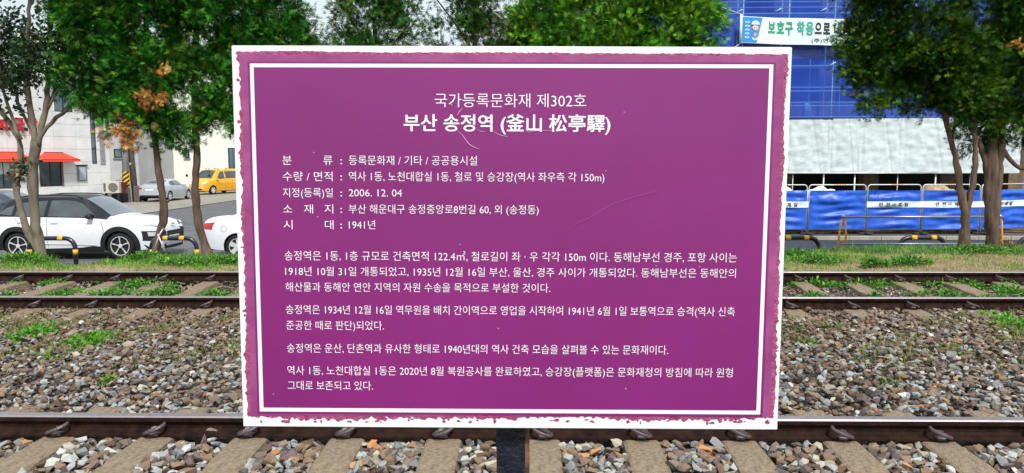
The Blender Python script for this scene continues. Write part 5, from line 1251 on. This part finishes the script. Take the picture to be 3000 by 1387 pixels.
# right pair
YR = 13.25; bR = G(2826, 727, .06); bR[1] = YR
pR = lambda *a: pl(*a, Y=YR)
blobsR1 = [blob(2580, 40, 90, 80, YR, .1), blob(2515, 110, 55, 42, YR), blob(2610, 130, 90, 60, YR, -.1), blob(2540, 190, 48, 50, YR, .1), blob(2550, 265, 42, 42, YR), blob(2660, 180, 95, 60, YR, .3), blob(2572, 318, 34, 18, YR), blob(2462, 114, 12, 12, YR), blob(2720, 120, 110, 100, YR), blob(2700, 270, 70, 50, YR, .3), blob(2660, 290, 36, 24, YR), blob(2620, -80, 190, 110, YR), blob(2800, 200, 90, 90, YR, -.1), blob(2800, 310, 60, 50, YR), blob(2515, 50, 36, 46, YR), blob(2805, 385, 24, 36, YR, .1), blob(2780, 420, 16, 16, YR, .1)]
tree('conifer with two thin stems from one foot, in front of the hoarding at the right', bR,
     [(pR((2826, 738), (2824, 700), (2830, 660), (2826, 620), (2812, 560), (2806, 500), (2796, 440), (2784, 400), (2768, 340), (2750, 250), (2700, 150)), .082, .03),
      (pR((2828, 640), (2838, 600), (2848, 540), (2858, 470), (2856, 410), (2850, 300), (2830, 120), (2820, -50)), .052, .03), (pR((2790, 410), (2800, 360), (2802, 300), (2790, 200)), .03, .015), (pR((2640, 90), (2600, 60), (2560, 20), (2520, 20)), .016, .006), (pR((2768, 340), (2700, 220), (2640, 90)), .024, .014)],
     blobsR1, 26000, GREENR, .13, seed=11)
YS_ = 13.45; bS = G(2912, 722, .06); bS[1] = YS_; pS = lambda *a: pl(*a, Y=YS_)
blobsR2 = [blob(2900, 60, 120, 110, YS_), blob(2990, 130, 110, 100, YS_), blob(2900, 220, 110, 100, YS_, .1), blob(2980, 290, 90, 80, YS_), blob(2880, 320, 60, 60, YS_, -.1), blob(3060, 200, 120, 150, YS_), blob(2930, -80, 190, 120, YS_), blob(2800, 260, 60, 80, YS_, -.3), blob(2990, 380, 50, 34, YS_, .2), blob(2880, 400, 40, 60, YS_, .3), blob(2920, 380, 36, 50, YS_, .3), blob(3090, 400, 60, 60, YS_), blob(3020, 60, 100, 90, YS_), blob(2950, 420, 14, 12, YS_)]
tree('thick gnarled conifer at the right edge, its trunk fused from several stems', bS,
     [(pS((2912, 736), (2910, 700), (2902, 640), (2900, 570), (2902, 500), (2906, 440), (2914, 380), (2920, 300), (2925, 150), (2930, -50)), .115, .07),
      (pS((2905, 560), (2890, 500), (2880, 450), (2866, 412)), .060, .04), (pS((2912, 690), (2922, 600), (2926, 530), (2932, 470), (2936, 400), (2945, 300)), .062, .04), (pS((2938, 440), (2955, 470), (2985, 498), (3010, 500), (3040, 480)), .045, .03), (pS((2922, 730), (2924, 700), (2922, 660)), .055, .03), (pS((2898, 728), (2896, 690), (2900, 650)), .05, .03)],
     blobsR2, 25000, GREENR, .13, seed=12, dry=[blob(2905, 150, 16, 14, YS_, -.8)])
# low far bushes left of the open conifer
bb = G(940, 560, STREET); g = A(945, 130, 70)
fb = empty('tree', (g[0], 70, STREET)); props(fb, 'small far tree top showing in the gap of sky above the sign', 'tree')
P, Bs, c = crown([((g[0], 70, g[2] - .2), (1.0, .8, .55)), ((g[0] - 1.2, 70, g[2] - .8), (.9, .8, .5)), ((g[0] + .6, 70, g[2] - 1.4), (1.6, 1, 1.0))], 900, .35, GREEN, clump=.25, gap=-9); crown_mesh('crown', P, Bs, c, FAN, M_fol, fb, fb.location)
MB().tube([(0, 0, 0), (0, 0, g[2] - STREET)], [.2, .1], 8).obj('trunk', M_bark, fb, True)

# ================================================================ GRASS AND WEEDS
M_grass = mat('grass_blade', None, .6, attr='col', var=.15, scale=5, trans=.25, spec=.3)
BLADE = (np.array([(-.5, 0, 0), (.5, 0, 0), (.3, .12, .55), (0, .38, 1.0), (-.3, .12, .55)], float), [(0, 1, 2), (0, 2, 4), (4, 2, 3)])
def blades(pos, h, w_, lean, cols):
    n = len(pos); R_ = rand_rot(n, lean); Sx = np.zeros((n, 3, 3)); Sx[:, 0, 0] = w_; Sx[:, 1, 1] = h; Sx[:, 2, 2] = h; return instantiate(BLADE[0], BLADE[1], pos, R_ @ Sx, cols)
GC = np.array([(.10, .34, .02), (.06, .24, .02), (.18, .44, .03), (.04, .16, .02), (.26, .44, .05)]); SC = np.array([(.46, .35, .18), (.38, .29, .15), (.52, .42, .24), (.30, .25, .12), (.34, .33, .13)])
n = 130000; y = 9.75 + rng.random(n) ** 1.0 * 4.2; x = rng.uniform(-1, 1, n) * (y * .72 + .6); e = edge_y(x) + .25
k = y < e + .25 * rng.random(n); x, y = x[k], y[k]
P0 = np.stack([x, y, 0 * x], -1); N = sines(P0 * np.array([1, 1.6, 1]), 1.5, 21); N2 = sines(P0, 4.5, 22)
rowf = np.clip((y - 10.15) / 1.3, 0, 1)
# straw colour in a band nearest the rail, wider at the right
strawp = np.where(x > 1.5, np.clip(1.0 - .9 * np.clip((y - 11.2 - .5 * (x > 5.5)) / .7, 0, 1), .12, 1) - .5 * (x < 4.6), np.clip(.5 - .6 * np.clip((y - 10.3) / .8, 0, 1), .0, 1)) - .6 * N - .4 * N2
straw = rng.random(len(x)) < np.clip(strawp, .02, .97)
keep = rng.random(len(x)) < np.where(straw, .62, .9); x, y, straw, N, rowf = x[keep], y[keep], straw[keep], N[keep], rowf[keep]
c = np.where(straw[:, None], SC[rng.choice(5, len(x))], GC[rng.choice(5, len(x))]) * rng.uniform(.75, 1.2, (len(x), 1))
z = bed_z(x, y) - .005
h = np.where(straw, rng.uniform(.02, .06, len(x)), rng.uniform(.03, .08, len(x)) * (1 + .8 * np.clip(N, 0, 1))) * (1 + .6 * rowf * (rng.random(len(x)) < .08))
V, T, C = blades(np.stack([x, y, z], -1), h, np.where(straw, .006, .008) * 1.3, .95, c)
props(link('verge_grass', npmesh('verge_grass', V, T, M_grass, C)), kind='stuff')
# longer tufts at the kerb edge on the right
def tuft(cx, cy, n, hh, cols, spread=.10):
    x = cx + rng.normal(0, spread, n); y = cy + rng.normal(0, spread * .6, n); return blades(np.stack([x, y, bed_z(x, y) - .01], -1), rng.uniform(.5, 1.1, n) * hh, np.full(n, .009), .42, np.array(cols)[rng.choice(len(cols), n)] * rng.uniform(.8, 1.2, (n, 1)))
TG = [(.07, .17, .05), (.10, .22, .05), (.05, .13, .045)]
parts = [tuft(G(px, py, .1)[0], G(px, py, .1)[1], 70, .15, TG, .13) for px, py in ((2310, 742), (2345, 744), (2420, 738), (2448, 740), (2500, 738), (2540, 742), (2570, 740), (2600, 742), (2330, 735), (2760, 738), (2800, 736), (2850, 735), (2950, 738), (2990, 742), (420, 768), (440, 762), (560, 764), (660, 762), (30, 760), (80, 758), (140, 765), (2700, 742))]
V, T, C = join(parts); props(link('long_grass', npmesh('long_grass', V, T, M_grass, C)), kind='stuff')
# leafy weeds in the tracks: each patch is a plant
WG = [(.09, .26, .028), (.065, .20, .025), (.13, .33, .04), (.05, .16, .02), (.15, .34, .05)]
M_weed = mat('weed_leaf', None, .5, attr='col', var=.12, scale=9, trans=.2, spec=.4)
def weed(px, py, wpx, hpx, z, label, n=None, lsize=.045, hh=.07, cols=WG, spill=.5):
    g = G(px, py, z); s = g[1] / FP; a = wpx * s / 2 * 1.12; b = max(.08, 1.5 * hpx * s * g[1] / (CAM[2] - z) / 2 * spill); root = empty('weed_patch', (g[0], g[1], bed_z(g[0], g[1]))); props(root, label, 'weeds', 'green weeds growing in the tracks')
    n = n or int(900 * a * (b + .08) / .05 * .32) + 130; n = min(n, 2600)
    r = np.sqrt(rng.random(n)); t = rng.uniform(0, 6.283, n); w_ = 1 + .35 * np.sin(t * 3 + px) + .2 * np.sin(t * 7); x = g[0] + a * r * w_ * np.cos(t); y = g[1] + b * r * w_ * np.sin(t)
    zz = bed_z(x, y) + .03 + rng.uniform(0, 1, n) * hh * 1.25 * (1 - .6 * r); P = np.stack([x, y, zz], -1); D = np.stack([np.cos(t) * .6, np.sin(t) * .6 - .15, np.full(n, .35)], -1)
    Bs = dirs(n, D, .55) * (lsize * rng.uniform(.6, 1.4, n))[:, None, None]; c = np.array(cols)[rng.choice(len(cols), n)] * rng.uniform(.75, 1.25, (n, 1))
    V, T, C = instantiate(LEAF[0], LEAF[1], P - np.array(root.location), Bs, c); link('leaves', npmesh('leaves', V, T, M_weed, C), root)
for px, py, w_, h_, lb in ((63, 820, 46, 20, 'small upright weed against the farther rail at the far left'), (188, 850, 100, 22, 'low weed patch between the farther rails, second from the left edge'), (20, 856, 40, 10, 'thin weed patch at the left edge between the farther rails'),
        (340, 850, 150, 24, 'wide weed patch between the farther rails left of the sign'), (445, 822, 200, 32, 'broad leafy weed bank along the far rail left of the sign'), (480, 848, 90, 22, 'weed patch spilling over a sleeper in the farther track'), (630, 853, 90, 16, 'grassy weed patch in the farther track next to the sign'), (160, 824, 60, 10, 'sparse weeds below the far rail near the left'),
        (2385, 822, 130, 28, 'leafy weeds along the far rail immediately right of the sign'), (2540, 822, 170, 30, 'dense leafy weeds along the far rail below the yellow trestle'), (2700, 818, 110, 24, 'reddish tinged leafy weeds along the far rail below the second hoop'), (2815, 822, 120, 30, 'bright weed clump between the farther rails under the thin stemmed tree'), (2915, 815, 120, 24, 'leafy weeds along the far rail under the thick trunk'), (2975, 845, 90, 30, 'weed patch between the farther rails at the right edge'), (2750, 853, 130, 20, 'low weeds in front of the bright clump, in the farther track'), (2385, 858, 70, 12, 'yellowish low weeds near the sign in the farther track'), (2900, 862, 80, 10, 'thin weed line beside the nearest rail of the farther track'), (2570, 860, 40, 8, 'small weed on a sleeper edge below the trestle')):
    weed(px, py, w_, h_, .10, lb)
for px, py, w_, h_, lb in ((103, 983, 90, 34, 'bright weed clump on the ballast near the left edge'), (262, 1002, 95, 34, 'bright weed clump on the ballast left of the sign'), (2975, 957, 110, 44, 'bright round leafed weed clump on the ballast at the right edge')):
    weed(px, py, w_, h_, -.0, lb, n=700, lsize=.05, hh=.06, cols=[(.10, .34, .025), (.14, .40, .03), (.07, .25, .02)], spill=.8)
for px, py, w_, h_, lb in ((2366, 1007, 60, 26, 'small weed on the ballast just right of the sign'), (2795, 1025, 60, 40, 'thin dry edged weed on the ballast right of centre'), (2924, 1003, 40, 30, 'small upright weed on the ballast near the right edge'), (2440, 965, 90, 30, 'sparse weed on brown ballast right of the sign'), (145, 1048, 46, 16, 'tiny weed low on the ballast at left'), (315, 1115, 40, 24, 'lone small weed on the ballast above the near rail'), (2615, 1120, 60, 14, 'tiny yellow weed on the ballast above the near rail right')):
    weed(px, py, w_, h_, 0.0, lb, n=110, lsize=.035, hh=.06, cols=[(.14, .24, .04), (.18, .26, .05), (.10, .20, .03)])
for px, py, w_, h_, lb in ((430, 764, 90, 12, 'leafy weed clump on the verge beside the crooked conifer trunk'), (545, 778, 130, 14, 'long leafy weed clump on the verge below the hoop and the leaning trunk'), (60, 768, 120, 12, 'leafy weed clump on the verge at the left edge below the forked tree'), (665, 770, 60, 14, 'weed clump on the verge touching the left edge of the sign'),
        (2320, 755, 120, 14, 'bright weed clump on the verge just right of the sign'), (2400, 768, 110, 12, 'bright weed clump on the verge below the yellow trestle'), (2660, 776, 90, 10, 'small bright weed clump alone in the straw coloured verge'), (2860, 745, 160, 8, 'dark weed band on the verge at the foot of the right trunks'), (2560, 780, 60, 8, 'small pale weed tuft in the straw below the second hoop')):
    weed(px, py, w_, h_, .10, lb, n=520, lsize=.05, hh=.10)
# thin grass sprinkled over the brown part of the ballast, and straw lying about
n = 26000; y = rng.uniform(5.7, 8.0, n); x = rng.uniform(-1, 1, n) * (y * .72 + .3); N = sines(np.stack([x, y, 0 * x], -1), 2.4, 31); k = (N > -.15) & (rng.random(n) < np.clip(1.25 - abs(y - 6.9) / 1.0, 0, 1)); x, y = x[k], y[k]
k = off_sleeper(x, y, FAR_S, 7.5, 9, .1); x, y = x[k], y[k]; N = N[:len(x)]
C0 = np.array([(.20, .30, .04), (.12, .24, .03), (.28, .28, .08), (.08, .19, .03), (.26, .20, .08)])
V, T, C = blades(np.stack([x, y, bed_z(x, y) + .055], -1), rng.uniform(.035, .09, len(x)), np.full(len(x), .007), .8, C0[rng.choice(5, len(x))] * rng.uniform(.7, 1.2, (len(x), 1)))
props(link('sparse_grass', npmesh('sparse_grass', V, T, M_grass, C)), kind='stuff')
n = 1500; y = rng.uniform(3.9, 9.9, n); x = rng.uniform(-1, 1, n) * (y * .72 + .3); k = rng.random(n) < np.where(y < 5.8, .12, np.where((y > 7.2), 1, .5)); x, y = x[k], y[k]; n = len(x)
R_ = rand_rot(n, None); th = rng.uniform(0, 6.28, n); d = np.stack([np.cos(th), np.sin(th) * .5, rng.normal(0, .18, n)], -1); Bs = dirs(n, d, .05); L_ = rng.uniform(.04, .16, n); Bs = Bs * np.stack([np.full(n, .006), np.full(n, .006), L_], -1)[:, None, :]
SC2 = np.array([(.50, .38, .20), (.40, .26, .12), (.30, .16, .07), (.45, .18, .05), (.55, .48, .32)])
V, T, C = instantiate(BLADE[0] + np.array([0, 0, -.5]), BLADE[1], np.stack([x, y, bed_z(x, y) + .075], -1), Bs, SC2[rng.choice(5, n)])
props(link('straw_litter', npmesh('straw_litter', V, T, M_grass, C)), kind='stuff')
# brown litter at the foot of the thick trunk
n = 160; g = G(2955, 728, .08); x = g[0] + rng.normal(0, .16, n); y = g[1] + rng.normal(0, .12, n); P = np.stack([x, y, bed_z(x, y) + rng.uniform(.0, .09, n)], -1)
V, T, C = instantiate(LEAF[0], LEAF[1], P, rand_rot(n) * .07, np.array([(.22, .11, .06), (.30, .17, .09), (.12, .07, .05)])[rng.choice(3, n)]); props(link('leaf_litter', npmesh('leaf_litter', V, T, M_leaf, C)), kind='stuff')
print('built', len(bpy.data.objects), 'objects')
